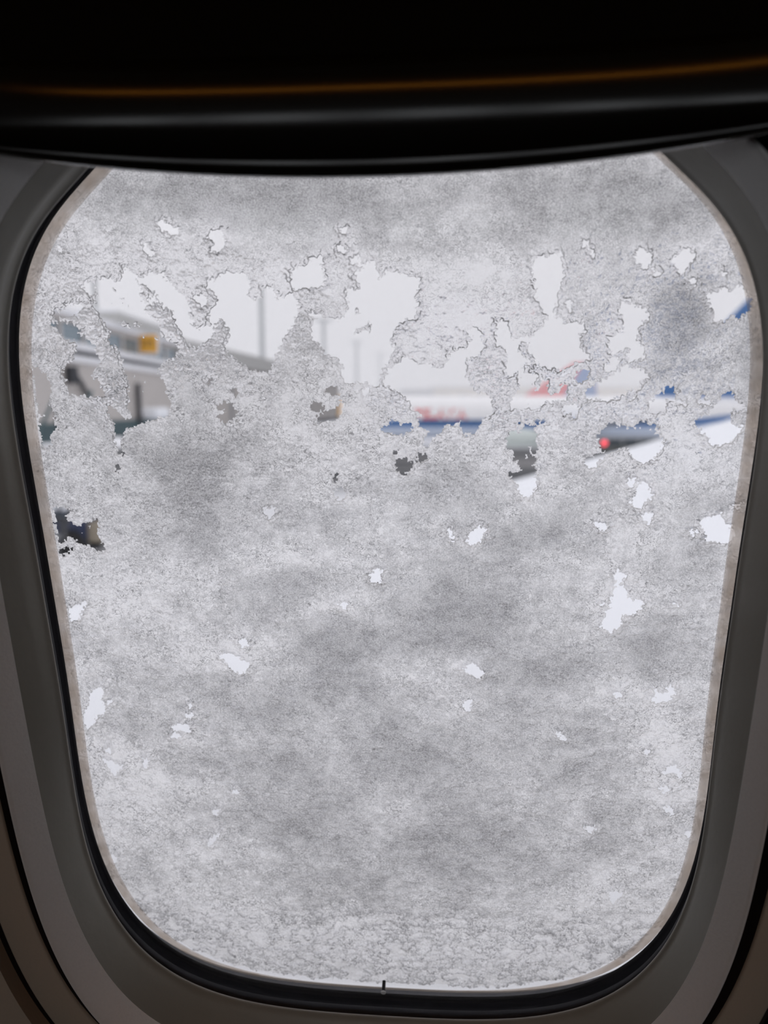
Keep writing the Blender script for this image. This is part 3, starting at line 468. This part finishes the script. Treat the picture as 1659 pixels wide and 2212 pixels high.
# inside the pane outline only
ra = np.array(ring(KA + 0.0002, 0))[:, :2]*1000
pa = np.arctan2(ra[:, 1], ra[:, 0]); pr = np.hypot(ra[:, 0], ra[:, 1]); o_ = np.argsort(pa)
lim = np.interp(np.arctan2(V, U), pa[o_], pr[o_], period=2*PI)
inside = np.hypot(U, V) < lim + 6.0 + 1.2*fbm(U/3, V/3, 3, 97, 0.65) + 1.6*fbm(U/25, V/25, 2, 98)
ON = (cov > 0) & inside
q = ON[:-1, :-1] | ON[1:, :-1] | ON[:-1, 1:] | ON[1:, 1:]
qi = inside[:-1, :-1] & inside[1:, :-1] & inside[:-1, 1:] & inside[1:, 1:]
q &= qi
# slide rim vertices onto the zero line of the coverage
XU, XV = U.copy(), V.copy()
offs = cov <= 0
acc = np.zeros(U.shape); au = np.zeros(U.shape); av = np.zeros(U.shape)
for di, dj in ((0, 1), (0, -1), (1, 0), (-1, 0)):
    cn = np.roll(cov, (-di, -dj), (0, 1))
    ok = offs & (cn > 0)
    t = np.where(ok, -cov/(cn - cov + 1e-12), 0)
    au += np.where(ok, t*dj*STEP, 0); av += np.where(ok, t*di*STEP, 0); acc += ok
sel = acc > 0
XU[sel] += au[sel]/acc[sel]; XV[sel] += av[sel]/acc[sel]
hgt[offs] = 0.0
nr, nc = U.shape
idx = np.arange(nr*nc).reshape(nr, nc)
Q = np.stack([idx[:-1, :-1][q], idx[:-1, 1:][q], idx[1:, 1:][q], idx[1:, :-1][q]], 1)[:, ::-1]     # normals point outdoors
used = np.unique(Q); remap = np.zeros(nr*nc, np.int64); remap[used] = np.arange(len(used)); Q = remap[Q]
co = np.stack([XU.ravel()[used]/1000, XV.ravel()[used]/1000, -0.02405 - hgt.ravel()[used]/1000], 1)
me = bpy.data.meshes.new('snow_layer')
me.vertices.add(len(co)); me.vertices.foreach_set('co', co.ravel())
me.loops.add(Q.size); me.loops.foreach_set('vertex_index', Q.ravel().astype(np.int32))
me.polygons.add(len(Q)); me.polygons.foreach_set('loop_start', np.arange(0, Q.size, 4, dtype=np.int32))
me.update(calc_edges=True)
me.polygons.foreach_set('use_smooth', np.ones(len(Q), bool))
for nm, arr in (('transmit', trn), ('clarity', clar)):
    a_ = me.attributes.new(nm, 'FLOAT', 'POINT'); a_.data.foreach_set('value', arr.ravel()[used].astype(np.float32))

m, n, l, out = new_mat('wet_snow')
tc = n.new('ShaderNodeTexCoord')
def math_(op, a, b_=None, c=None, clamp=False):
    x = n.new('ShaderNodeMath'); x.operation = op; x.use_clamp = clamp
    for i, s in enumerate((a, b_, c)):
        if s is None: continue
        if isinstance(s, (int, float)): x.inputs[i].default_value = s
        else: l.new(s, x.inputs[i])
    return x.outputs[0]
mp = n.new('ShaderNodeMapping'); mp.inputs['Scale'].default_value = (1.0, 1.25, 1.0)
l.new(tc.outputs['Object'], mp.inputs['Vector'])
def noise(scale, det, vec, out_='Fac'):
    z = n.new('ShaderNodeTexNoise'); z.noise_dimensions = '2D'
    z.inputs['Scale'].default_value = scale; z.inputs['Detail'].default_value = det; z.inputs['Roughness'].default_value = 0.6
    l.new(vec, z.inputs['Vector']); return z.outputs[out_]
vm = n.new('ShaderNodeVectorMath'); vm.operation = 'MULTIPLY_ADD'
l.new(noise(420, 1.0, mp.outputs[0], 'Color'), vm.inputs[0]); vm.inputs[1].default_value = (0.0026, 0.0026, 0.0); l.new(mp.outputs[0], vm.inputs[2])
# refraction dark painted as hair-lines between frozen grains: zero lines of warped noise
def hair(scale, det, width):
    d_ = math_('ABSOLUTE', math_('SUBTRACT', noise(scale, det, vm.outputs[0]), 0.5))
    return math_('SUBTRACT', 1.0, math_('DIVIDE', d_, width, clamp=True))
gate = math_('MULTIPLY_ADD', noise(110, 1.0, tc.outputs['Object']), 2.6, -0.55, clamp=True)
cr = math_('MULTIPLY', gate, math_('MAXIMUM', hair(330, 2.0, 0.032), math_('MULTIPLY', hair(760, 1.0, 0.042), 0.8)))
tr_ = n.new('ShaderNodeAttribute'); tr_.attribute_name = 'transmit'
cl_ = n.new('ShaderNodeAttribute'); cl_.attribute_name = 'clarity'
grain = noise(1700, 1.0, tc.outputs['Object'])
# transmitted share of the daylight: thin slush passes more than packed snow, lump and crease shading included
T = math_('ADD', tr_.outputs['Fac'], math_('MULTIPLY_ADD', grain, 0.44, -0.22))
cr = math_('MULTIPLY', cr, math_('MULTIPLY_ADD', tr_.outputs['Fac'], 1.1, -0.05, clamp=True))
T = math_('MULTIPLY', T, math_('MULTIPLY_ADD', cr, -0.85, 1.09), clamp=True)
colr = n.new('ShaderNodeCombineColor')
l.new(T, colr.inputs[0]); l.new(math_('MULTIPLY', T, 0.992), colr.inputs[1]); l.new(math_('MULTIPLY', T, 0.985), colr.inputs[2])
tl = n.new('ShaderNodeBsdfTranslucent'); l.new(colr.outputs[0], tl.inputs['Color'])
rf = n.new('ShaderNodeBsdfRefraction'); rf.inputs['IOR'].default_value = 1.31; rf.inputs['Roughness'].default_value = 0.0
rf.inputs['Color'].default_value = (0.97, 0.97, 0.98, 1)
mx = n.new('ShaderNodeMixShader')
l.new(math_('MULTIPLY_ADD', cl_.outputs['Fac'], 0.56, 0.13, clamp=True), mx.inputs[0])
l.new(tl.outputs[0], mx.inputs[1]); l.new(rf.outputs[0], mx.inputs[2])
l.new(mx.outputs[0], out.inputs['Surface'])
me.materials.append(m)
snow = bpy.data.objects.new('snow_layer', me); COL.objects.link(snow); snow.matrix_world = WM
tag(snow, 'grey-white wet snow and slush stuck over the outside of the window pane', 'snow', kind='stuff')

# ------------------------------------------------------------------ the apron outside
def at(px, py, Y):
    """world point seen at photo pixel (px, py) at horizontal distance Y"""
    a = (px - 829.5)/1640; bb = (1106 - py)/1640
    dx, dy, dz = a, math.cos(PITCH) + math.sin(PITCH)*bb, -math.sin(PITCH) + math.cos(PITCH)*bb
    t = Y/dy
    return Vector((dx*t, Y, dz*t))
GZ = -3.15
m, n, l, out = new_mat('snowy_apron')
tc = n.new('ShaderNodeTexCoord')
sp_ = n.new('ShaderNodeSeparateXYZ'); l.new(tc.outputs['Object'], sp_.inputs[0])
mp = n.new('ShaderNodeMapping'); mp.inputs['Scale'].default_value = (0.02, 0.16, 1); l.new(tc.outputs['Object'], mp.inputs['Vector'])
z = n.new('ShaderNodeTexNoise'); z.inputs['Scale'].default_value = 2.2; z.inputs['Detail'].default_value = 6; l.new(mp.outputs[0], z.inputs['Vector'])
mr = n.new('ShaderNodeMapRange'); l.new(sp_.outputs['Y'], mr.inputs[0]); mr.inputs[1].default_value = 26; mr.inputs[2].default_value = 33
mr2 = n.new('ShaderNodeMapRange'); l.new(sp_.outputs['Y'], mr2.inputs[0]); mr2.inputs[1].default_value = 57; mr2.inputs[2].default_value = 64; mr2.inputs[3].default_value = 1; mr2.inputs[4].default_value = 0
mm = n.new('ShaderNodeMath'); mm.operation = 'MULTIPLY'; l.new(mr.outputs[0], mm.inputs[0]); l.new(mr2.outputs[0], mm.inputs[1])
rp = n.new('ShaderNodeValToRGB'); rp.color_ramp.elements[0].position = 0.50; rp.color_ramp.elements[0].color = (0.040, 0.043, 0.050, 1)
rp.color_ramp.elements[1].position = 0.72; rp.color_ramp.elements[1].color = (0.30, 0.29, 0.29, 1)
l.new(z.outputs['Fac'], rp.inputs[0])
mix = n.new('ShaderNodeMix'); mix.data_type = 'RGBA'; mix.inputs[6].default_value = (0.80, 0.81, 0.84, 1)
l.new(mm.outputs[0], mix.inputs[0]); l.new(rp.outputs[0], mix.inputs[7])
p = n.new('ShaderNodeBsdfPrincipled'); p.inputs['Roughness'].default_value = 0.75; l.new(mix.outputs[2], p.inputs['Base Color']); l.new(p.outputs[0], out.inputs['Surface'])
M['apron'] = m
ground = obj('ground', [(-400, -30, GZ), (400, -30, GZ), (400, 600, GZ), (-400, 600, GZ)], [(0, 1, 2, 3)], M['apron'])
tag(ground, 'snowy airport apron with cleared wet lanes', kind='structure')

# ---- our own wing under the window, covered in snow
wing = tag(empty('aircraft_wing', (0, 0, 0)), 'swept aircraft wing under the window covered in white snow', 'wing')
L0 = Vector((-3.46, 0.75, -1.173)); L1 = Vector((11.2, 20.8, 0.16))
def wing_sec(t, lo, hi):
    c = 6.2*(1-t) + 1.7*t; o0 = L0.lerp(L1, t); th = 0.10*c
    pts = []
    for k in range(lo, hi + 1):
        s = k/16.0                                   # 0 = trailing edge under, 0.5 = leading edge, 1 = trailing edge top
        a = abs(1 - 2*s)**1.6
        y = th*(1.1*math.sqrt(a)*(1 - a) + 0.02)
        pts.append(o0 + Vector((c*a, 0, y if s >= 0.5 else -0.6*y)))
    return pts
ts = [i/10 for i in range(11)]
MB().loft([wing_sec(t, 0, 7) for t in ts], closed=False).build('lower_skin', M['wing_metal'], wing, True)
MB().loft([wing_sec(t, 7, 9) for t in ts], closed=False).build('leading_edge', M['wing_metal'], wing, True)
MB().loft([wing_sec(t, 9, 16) for t in ts], closed=False).build('upper_skin', M['wing_metal'], wing, True)
sv = []
for i in range(61):
    t = i/60; row = []
    for p_ in wing_sec(t, 9, 16):
        row.append(p_ + Vector((0, 0, 0.035)))
    row[0] = row[0] - Vector((0.0, 0, 0.03))
    sv.append(row)
MB().loft(sv, closed=False).build('snow_cover', M['snow_pack'], wing, True)

# ---- jets
def text_mesh(s, size, name, mat, parent, mapf, xscale=1.0, bold=0.0):
    cu = bpy.data.curves.new('text_tmp', 'FONT'); cu.body = s; cu.size = size; cu.extrude = 0.0; cu.offset = bold; cu.align_x = 'CENTER'
    to = bpy.data.objects.new('text_tmp', cu); COL.objects.link(to)
    bpy.context.view_layer.update()
    me2 = bpy.data.meshes.new_from_object(to.evaluated_get(bpy.context.evaluated_depsgraph_get()))
    bpy.data.objects.remove(to); bpy.data.curves.remove(cu)
    for v in me2.vertices:
        v.co = mapf(v.co.x*xscale, v.co.y)
    me2.materials.clear(); me2.materials.append(mat); me2.name = name
    o = bpy.data.objects.new(name, me2); COL.objects.link(o); o.parent = parent
    return o

def jet(name, label, loc, length, R_, fin, cols, title=None, sc=1.0):
    """airliner lying along +x (nose at x=0), side towards -y; loc is under the nose on the fuselage axis"""
    root = tag(empty(name, loc), label, 'airplane')
    secs = [(0.0, 0.02, -0.35), (0.25, 0.30, -0.30), (0.9, 0.62, -0.22), (2.0, 0.86, -0.10), (3.6, 0.98, 0), (5.0, 1.0, 0), (length*0.66, 1.0, 0), (length*0.76, 0.93, 0.06), (length*0.86, 0.70, 0.26), (length*0.94, 0.42, 0.50), (length, 0.10, 0.72)]
    xs = np.interp(np.linspace(0, 60, 61), np.linspace(0, 60, len(secs)), [s_[0] for s_ in secs])
    rr = np.interp(xs, [s_[0] for s_ in secs], [s_[1] for s_ in secs]); zz = np.interp(xs, [s_[0] for s_ in secs], [s_[2] for s_ in secs])
    NA = 32
    def strip(a0, a1, nn):
        # angle measured from the top, both sides
        out_ = []
        for x, r, z_ in zip(xs, rr, zz):
            out_.append([Vector((x, -R_*r*math.sin(a0 + (a1-a0)*k/nn), R_*z_ + R_*r*math.cos(a0 + (a1-a0)*k/nn))) for k in range(nn+1)])
        return out_
    A1, A2 = cols['a1'], cols['a2']
    MB().loft(strip(-A1, A1, 24), closed=False).build('fuselage_top', cols['top'], root, True)
    b1 = MB(); b1.loft(strip(A1, A2, 5), closed=False); b1.loft(strip(-A2, -A1, 5), closed=False); b1.build('cheat_line', cols['stripe'], root, True)
    MB().loft(strip(A2, 2*PI - A2, 20), closed=False).build('belly', cols['belly'], root, True)
    # fin
    fx, fz = fin
    th0 = 0.22*R_/1.85
    def slab_(pts, t0):
        nn = len(pts)
        v = [(x, -t0, z_) for x, z_ in pts] + [(x, t0, z_) for x, z_ in pts]
        return MB().add(v, [tuple(range(nn)), tuple(reversed(range(nn, 2*nn)))] + [(j, nn + j, nn + (j+1) % nn, (j+1) % nn) for j in range(nn)])
    slab_([(fx[0], fz[0]), (fx[1], fz[1]), (fx[2], fz[1]), (fx[3], fz[0])], th0).build('tail_fin', cols['fin'], root)
    if 'fin2' in cols:
        xa = fx[0]*0.45 + fx[3]*0.55; xb = fx[1]*0.5 + fx[2]*0.5
        slab_([(xa, fz[0] + 0.2), (xb, fz[1] - 0.1), (fx[2] - 0.1, fz[1] - 0.1), (fx[3] - 0.1, fz[0] + 0.2)], th0 + 0.02).build('fin_band', cols['fin2'], root)
    for s in (-1, 1):
        bb = MB()
        x0 = length*0.88
        bb.loft([[Vector((x0 + dx*2.8*k + 3.2*q, s*(0.6 + 5.0*q), 0.62*R_ + 0.6*q + dz*0.12*k)) for dx, dz in ((0, 0), (0.3, 1), (1, 0), (0.3, -1))] for q, k in ((0, 1), (1, 0.4))], caps=True)
        bb.build('tailplane', cols['top'], root)
        bb = MB(); x0 = length*0.36
        bb.loft([[Vector((x0 + dx*6.5*k + 8.0*q, s*(0.8 + 15*q), -0.62*R_ + 1.5*q + dz*0.35*k)) for dx, dz in ((0, 0), (0.3, 1), (1, 0), (0.3, -1))] for q, k in ((0, 1), (1, 0.22))], caps=True)
        bb.build('wing', M['belly_tone'], root)
        e = MB(); ex, ey, ez = length*0.315, s*4.9, -1.02*R_
        ring_ = lambda x, r: [Vector((ex + x, ey + r*math.cos(2*PI*k/20), ez + r*math.sin(2*PI*k/20))) for k in range(20)]
        e.loft([ring_(0.05, 0.70), ring_(0, 0.82), ring_(0.25, 0.98), ring_(1.6, 1.02), ring_(3.2, 0.80), ring_(3.25, 0.55), ring_(4.3, 0.25)], caps=True)
        en = e.build('engine', cols['engine'], root, True)
        MB().loft([ring_(0.04, 0.70), ring_(0.5, 0.62)], caps=True).build('intake', M['dark_steel'], en)
        MB().box(length*0.47 - 0.12, length*0.47 + 0.12, s*2.6 - 0.12, s*2.6 + 0.12, GZ - loc[2] + 0.5, -0.7*R_).build('landing_gear', M['galv'], root)
        wv2 = MB()
        for o_y in (-0.3, 0.3): wv2.tube((length*0.47, s*2.6 + o_y - 0.14, GZ - loc[2] + 0.55), (length*0.47, s*2.6 + o_y + 0.14, GZ - loc[2] + 0.55), 0.55, n=20)
        wv2.build('wheel', M['tyre'], root)
    MB().box(3.6, 3.8, -0.1, 0.1, GZ - loc[2] + 0.3, -0.8*R_).build('nose_gear', M['galv'], root)
    MB().tube((3.7, -0.28, GZ - loc[2] + 0.38), (3.7, 0.28, GZ - loc[2] + 0.38), 0.38, n=20).build('wheel', M['tyre'], root)
    # cabin windows
    aw = cols['aw']
    base = None
    for i in range(34):
        x = 5.2 + i*0.62
        if x > length*0.7: break
        if base is None:
            y_, z_ = -R_*math.sin(aw)*1.003, R_*math.cos(aw)
            t_ = Vector((0, -math.cos(aw), -math.sin(aw)))*0.19; u_ = Vector((0.13, 0, 0)); nn = Vector((0, -math.sin(aw), math.cos(aw)))*0.012
            c0 = Vector((0, y_, z_))
            pts = [c0 + u_*a + t_*b__ + nn for a, b__ in ((-1, -0.6), (-0.6, -1), (0.6, -1), (1, -0.6), (1, 0.6), (0.6, 1), (-0.6, 1), (-1, 0.6))]
            base = obj('cabin_window', pts + [p_ - nn*2 for p_ in pts], [tuple(range(8))] + [(j, (j+1) % 8, 8 + (j+1) % 8, 8 + j) for j in range(8)], M['dark_glass'], root)
            base.location = (x, 0, 0)
        else:
            c = base.copy(); COL.objects.link(c); c.parent = root; c.location = (x, 0, 0)
    # flight deck glazing
    for k in range(3):
        a0 = 0.35 + 0.42*k
        for sgn in (-1, 1):
            q4 = []
            for sc_ in (1.012, 0.98):
                for xx, aa in ((1.35, a0), (1.35, a0 + 0.34), (2.0, a0 + 0.34), (2.0, a0)):
                    r = float(np.interp(xx, [s_[0] for s_ in secs], [s_[1] for s_ in secs])); z_ = float(np.interp(xx, [s_[0] for s_ in secs], [s_[2] for s_ in secs]))
                    q4.append((xx, -sgn*R_*r*sc_*math.sin(aa), R_*z_ + R_*r*sc_*math.cos(aa)))
            obj('flight_deck_window', q4, [(0, 1, 2, 3), (7, 6, 5, 4), (0, 4, 5, 1), (1, 5, 6, 2), (2, 6, 7, 3), (3, 7, 4, 0)], M['dark_glass'], root)
    if title:
        s_, xc, zc, sz, xsc = title
        def mapf(x, y):
            z_ = zc + y; z_c = max(-0.999, min(0.999, z_/R_))
            return Vector((xc + x, -R_*math.sqrt(1 - z_c*z_c)*1.004 - 0.01, z_))
        text_mesh(s_, sz, 'title_lettering', M['red_paint'], root, mapf, xsc, 0.05)
    return root

NX = at(765, 880, 68).x; FZ = -0.86
def rel(px, py, Y=68): 
    p_ = at(px, py, Y); return p_.x - NX, p_.z - FZ
a_ = rel(1395, 864); b_ = rel(1650, 612); c_ = rel(1735, 612); d_ = rel(1740, 864)
tt = rel(948, 903.5)
cols = dict(top=M['white_paint'], stripe=M['blue_paint'], belly=M['belly_tone'], fin=M['blue_paint'], engine=M['nacelle'], a1=math.acos(-0.10), a2=math.acos(-0.46), aw=math.acos(-0.22))
jet('parked_airliner', 'white parked airliner with red title lettering, blue cheat line and blue fin', (NX, 68, FZ), 39.5, 1.85,
    ((a_[0], b_[0], c_[0], d_[0]), (a_[1] - 0.35, b_[1])), cols, ('BELAVIA', tt[0], tt[1], 1.15, 1.05))
FX = at(860, 880, 150).x
fr = lambda px, py: (at(px, py, 150).x - FX, at(px, py, 150).z - 0.0)
a_ = fr(1128, 858); b_ = fr(1240, 783); c_ = fr(1282, 783); d_ = fr(1290, 858)
cols2 = dict(top=M['white_paint'], stripe=M['white_paint'], belly=M['belly_tone'], fin=M['red_paint'], fin2=M['blue_paint'], engine=M['nacelle'], a1=1.4, a2=1.8, aw=1.5)
jet('distant_airliner', 'far hazy airliner with a red and blue tail fin', (FX, 150, 0.0), 40.0, 1.9, ((a_[0], b_[0], c_[0], d_[0]), (a_[1], b_[1])), cols2)

# ---- boarding bridge on the left
jb = tag(empty('boarding_bridge', (-7.4, 22, GZ)), 'taupe boarding bridge with a window band and an orange gate sign', 'boarding bridge')
def JW(p): return (p[0] + 7.4, p[1] - 22, p[2] - GZ)
def seg(name, mat, A, B, z0, z1, out0=0.0, depth=0.12, zb0=None, zb1=None, parent=None):
    """a plank standing along plan line A-B, its outer face pushed out by out0 towards the camera side"""
    A, B = Vector((A[0], A[1])), Vector((B[0], B[1])); d = (B - A).normalized(); nrm = Vector((d.y, -d.x))
    zb0 = z0 if zb0 is None else zb0; zb1 = z1 if zb1 is None else zb1
    a0 = A + nrm*out0; a1 = A + nrm*(out0 - depth); b0 = B + nrm*out0; b1 = B + nrm*(out0 - depth)
    pts = [(a0.x, a0.y, z0), (b0.x, b0.y, zb0), (b1.x, b1.y, zb0), (a1.x, a1.y, z0), (a0.x, a0.y, z1), (b0.x, b0.y, zb1), (b1.x, b1.y, zb1), (a1.x, a1.y, z1)]
    pts = [JW(p_) for p_ in pts]
    return MB().add(pts, [(0,3,2,1),(4,5,6,7),(0,1,5,4),(1,2,6,5),(2,3,7,6),(3,0,4,7)]).build(name, mat, parent or jb)
A0, A1_, B1_ = (-7.5, 15.2), (-7.23, 27.0), (-3.5, 60.5)
lin = lambda t: (A0[0] + (A1_[0]-A0[0])*t, A0[1] + (A1_[1]-A0[1])*t)
seg('cab_wall', M['taupe'], A0, A1_, -0.36, 1.08, 0.0, 3.2)
seg('base_beam', M['teal_steel'], A0, A1_, -0.78, -0.36, 0.08, 3.3)
seg('handrail', M['white_trim'], A0, A1_, 1.08, 1.24, 0.06, 0.12)
seg('dark_slot', M['dark_steel'], A0, A1_, 1.24, 1.38, -0.05, 3.0)  # recessed slot in its own dark steel
seg('sill', M['white_trim'], A0, A1_, 1.38, 1.55, 0.05, 3.2)
seg('window_core', M['dark_steel'], A0, A1_, 1.55, 1.98, -0.12, 2.9)
NP = 9
for i in range(NP):
    t0, t1 = i/NP + 0.006, (i+1)/NP - 0.006
    seg('window_pane', M['teal_glass'], lin(t0), lin(t1), 1.57, 1.97, -0.03, 0.05)
for i in range(NP + 1):
    t = i/NP
    seg('mullion', M['taupe'], lin(max(0, t - 0.006)), lin(min(1, t + 0.006)), 1.55, 1.98, 0.02, 0.1)
seg('header', M['taupe'], A0, A1_, 1.98, 2.12, 0.0, 3.2)
seg('eaves_trim', M['white_trim'], A0, A1_, 2.12, 2.28, 0.10, 3.3)
seg('roof_fascia', M['grey_roof'], lin(0.50), A1_, 2.28, 2.56, 0.16, 3.4)
seg('roof_snow', M['snow_pack'], lin(0.50), A1_, 2.56, 2.62, 0.10, 3.2)
seg('tunnel_wall', M['taupe'], A1_, B1_, -0.80, 1.75, 0.0, 2.6)
for i in range(14):
    t = (i + 0.5)/14
    pl = lambda q: (A1_[0] + (B1_[0]-A1_[0])*q, A1_[1] + (B1_[1]-A1_[1])*q)
    seg('tunnel_rib', M['grey_wall'], pl(t - 0.004), pl(t + 0.004), -0.80, 1.75, 0.05, 0.1)
seg('tunnel_roof', M['grey_roof'], A1_, B1_, 1.75, 2.40, 0.10, 2.8)
seg('tunnel_beam', M['dark_steel'], A1_, B1_, -1.05, -0.80, 0.05, 2.7)
seg('orange_marker', M['sign'], (-3.62, 59.4), (-3.46, 60.8), -0.7, 0.9, 0.06, 0.2)
# dark upright with rounded head, diagonal stay, support legs
def bar(name, p0, p1, r, mat): return MB().tube(JW(p0), JW(p1), r, n=14).build(name, mat, jb)
bar('bumper_post', (-7.22, 22.6, -0.5), (-7.22, 22.6, 0.70), 0.07, M['dark_steel'])
bar('diagonal_stay', (-7.30, 18.3, 0.75), (-7.30, 19.1, 0.20), 0.06, M['dark_steel'])
bar('hinge_box', (-7.3, 18.05, 0.55), (-7.3, 18.05, 0.95), 0.14, M['dark_steel'])
for y in (17.0, 26.0):
    bar('support_leg', (-8.6, y, GZ), (-8.6, y, -0.7), 0.28, M['dark_steel'])
bar('support_leg', (-6.0, 48, GZ), (-6.0, 48, -0.9), 0.35, M['dark_steel'])
MB().box(-0.25, 0.55, 1.2, 2.6, -0.36 - GZ + 0.0, 0.0 - GZ, 0.12).build('snow_drift', M['snow_pack'], jb, True)
gs = MB().box(-0.05, 0.65, 1.24, 1.32, 1.58 - GZ, 2.19 - GZ, 0.01).build('gate_sign', M['white_trim'], jb)
MB().box(0.01, 0.60, 1.225, 1.24, 1.63 - GZ, 2.15 - GZ, 0.004).build('sign_face', M['sign'], gs)
text_mesh('21E', 0.24, 'sign_lettering', M['sign_ink'], gs, lambda x, y: Vector((0.305 + x, 1.222, 1.83 - GZ + y)), 1.05, 0.004)

# stair platform at the near end of the bridge
st = tag(empty('service_stairs', (-5.50, 12.6, GZ)), 'dark steel service stairs at the near end of the boarding bridge', 'stairs')
for i in range(9):
    MB().box(-0.55, 0.05, -0.9 + i*0.28, -0.62 + i*0.28, 0.25*i + 0.20, 0.25*i + 0.26).build('step', M['galv'] if i % 2 else M['dark_steel'], st)
for x in (-0.58, 0.06):
    MB().tube((x, -0.9, 0.2), (x, 1.7, 2.45), 0.05).build('stringer', M['dark_steel'], st)
    MB().tube((x, -0.9, 1.2), (x, 1.7, 3.45), 0.03).build('rail', M['teal_steel'], st)
    for i in range(4):
        MB().tube((x, -0.8 + 0.8*i, 0.3 + 0.69*i), (x, -0.8 + 0.8*i, 1.29 + 0.69*i), 0.025).build('baluster', M['dark_steel'], st)

# ---- lighting masts
def mast(px, top, Y, r, label, head=True, base=GZ):
    p_ = at(px, top, Y)
    root = tag(empty('lighting_mast', (p_.x, Y, base)), label, 'lamp post', 'apron lighting masts')
    H = p_.z - base
    MB().tube((0, 0, 0), (0, 0, H), r*1.15, r*0.85, n=14).build('pole', M['galv'], root, True)
    MB().tube((0, 0, 0), (0, 0, 0.3), r*2.2, n=14).build('base_plate', M['galv'], root)
    hd = MB().tube((-1.2, 0, H), (1.2, 0, H), 0.10).build('crossarm', M['galv'], root)
    for x in (-1.0, -0.35, 0.35, 1.0):
        MB().box(x - 0.22, x + 0.22, -0.25, 0.15, H - 0.38, H - 0.08, 0.04).build('floodlight', M['galv'], root)
mast(563, 596, 84, 0.30, 'tall nearest lighting mast rising behind the boarding bridge tunnel')
mast(699, 690, 118, 0.36, 'second lighting mast, its floodlight head clear of the snow')
mast(770, 737, 160, 0.36, 'third lighting mast in the row, fainter in the haze')
mast(821, 765, 205, 0.38, 'farthest and faintest lighting mast of the row')
mast(201, 560, 40, 0.13, 'slim lighting mast standing above the boarding bridge cab')

# ---- buildings far off
def building(name, label, px0, px1, top, Y, mat, depth=30, nwin=14):
    a, c = at(px0, top, Y), at(px1, top, Y)
    root = tag(empty(name, ((a.x + c.x)/2, Y, GZ)), label, 'building')
    W_ = (c.x - a.x)/2; H = a.z - GZ
    MB().box(-W_, W_, 0, depth, 0, H).build('wall', mat, root)
    MB().box(-W_ - 0.4, W_ + 0.4, -0.4, depth + 0.4, H, H + 0.5).build('roof', M['grey_roof'], root)
    base = None
    for i in range(nwin):
        x = -W_ + (i + 0.5)*2*W_/nwin
        if base is None:
            base = MB().box(-0.32*2*W_/nwin, 0.32*2*W_/nwin, -0.15, 0.05, H*0.45, H*0.75).build('window', M['dark_glass'], root); base.location = (x, 0, 0)
        else:
            k_ = base.copy(); COL.objects.link(k_); k_.parent = root; k_.location = (x, 0, 0)
building('terminal_building', 'long low beige building behind the parked airliner', 938, 1520, 838, 260, M['beige_wall'])
building('hangar', 'small grey hangar left of the beige building', 868, 936, 843, 240, M['grey_wall'], nwin=4)

# ---- ground vehicles
def wheels(root, spots, r):
    for x, y in spots:
        MB().tube((x, y - 0.12, r), (x, y + 0.12, r), r, n=20).build('wheel', M['tyre'], root)
tp_ = at(160, 1180, 16.5)
tr_ = tag(empty('tow_tractor', (tp_.x, 16.5, GZ)), 'navy tow tractor with snow on its roof, by the left edge of the pane', 'vehicle')
MB().box(-1.3, 0.55, -0.75, 0.75, 0.28, 0.80, 0.08).build('chassis', M['navy'], tr_)
MB().box(-0.55, 0.50, -0.70, 0.70, 0.78, 0.86, 0.02).build('cab_floor', M['navy'], tr_)
MB().box(-0.50, 0.45, -0.66, 0.66, 0.80, 1.00, 0.03).build('cab', M['navy'], tr_)
MB().box(-0.62, 0.56, -0.74, 0.74, 1.00, 1.12, 0.05).build('roof_snow', M['snow_pack'], tr_, True)
MB().box(0.53, 0.82, -0.6, 0.6, 0.30, 0.72, 0.04).build('rear_box', M['khaki'], tr_)
MB().box(-0.30, 0.30, -0.69, -0.66, 0.84, 0.96).build('side_window', M['dark_glass'], tr_)
wheels(tr_, [(-0.9, -0.7), (-0.9, 0.7), (0.25, -0.7), (0.25, 0.7)], 0.30)
vp = at(1303, 957, 45)
van = tag(empty('service_van', (vp.x, 45, GZ)), 'dark grey service van with a lit red tail lamp', 'vehicle')
MB().box(0.0, 5.2, 0, 1.9, 0.35, 0.95, 0.10).build('body', M['dark_grey'], van)
MB().box(0.1, 4.2, 0.06, 1.84, 0.90, 1.38, 0.12).build('cab', M['grey_wall'], van)
for i in range(4):
    MB().box(0.3 + i*0.95, 1.1 + i*0.95, 0.03, 0.07, 0.98, 1.28, 0.01).build('side_window', M['dark_glass'], van)
MB().tube((0.06, -0.04, vp.z - GZ), (0.06, 0.03, vp.z - GZ), 0.16, n=16).build('tail_lamp', M['red_lamp'], van)
wheels(van, [(0.9, 0.1), (0.9, 1.8), (4.2, 0.1), (4.2, 1.8)], 0.36)

# ---- drifting snow haze beyond the parked airliner
m, n, l, out = new_mat('snow_haze')
vsc = n.new('ShaderNodeVolumeScatter'); vsc.inputs['Color'].default_value = (0.99, 0.985, 1.0, 1); vsc.inputs['Density'].default_value = 0.0075
l.new(vsc.outputs[0], out.inputs['Volume'])
hz = MB().box(-190, 210, 86, 420, GZ - 0.5, 60).build('snow_haze', m)
tag(hz, 'pale drifting snow haze over the far apron', 'haze', kind='stuff')
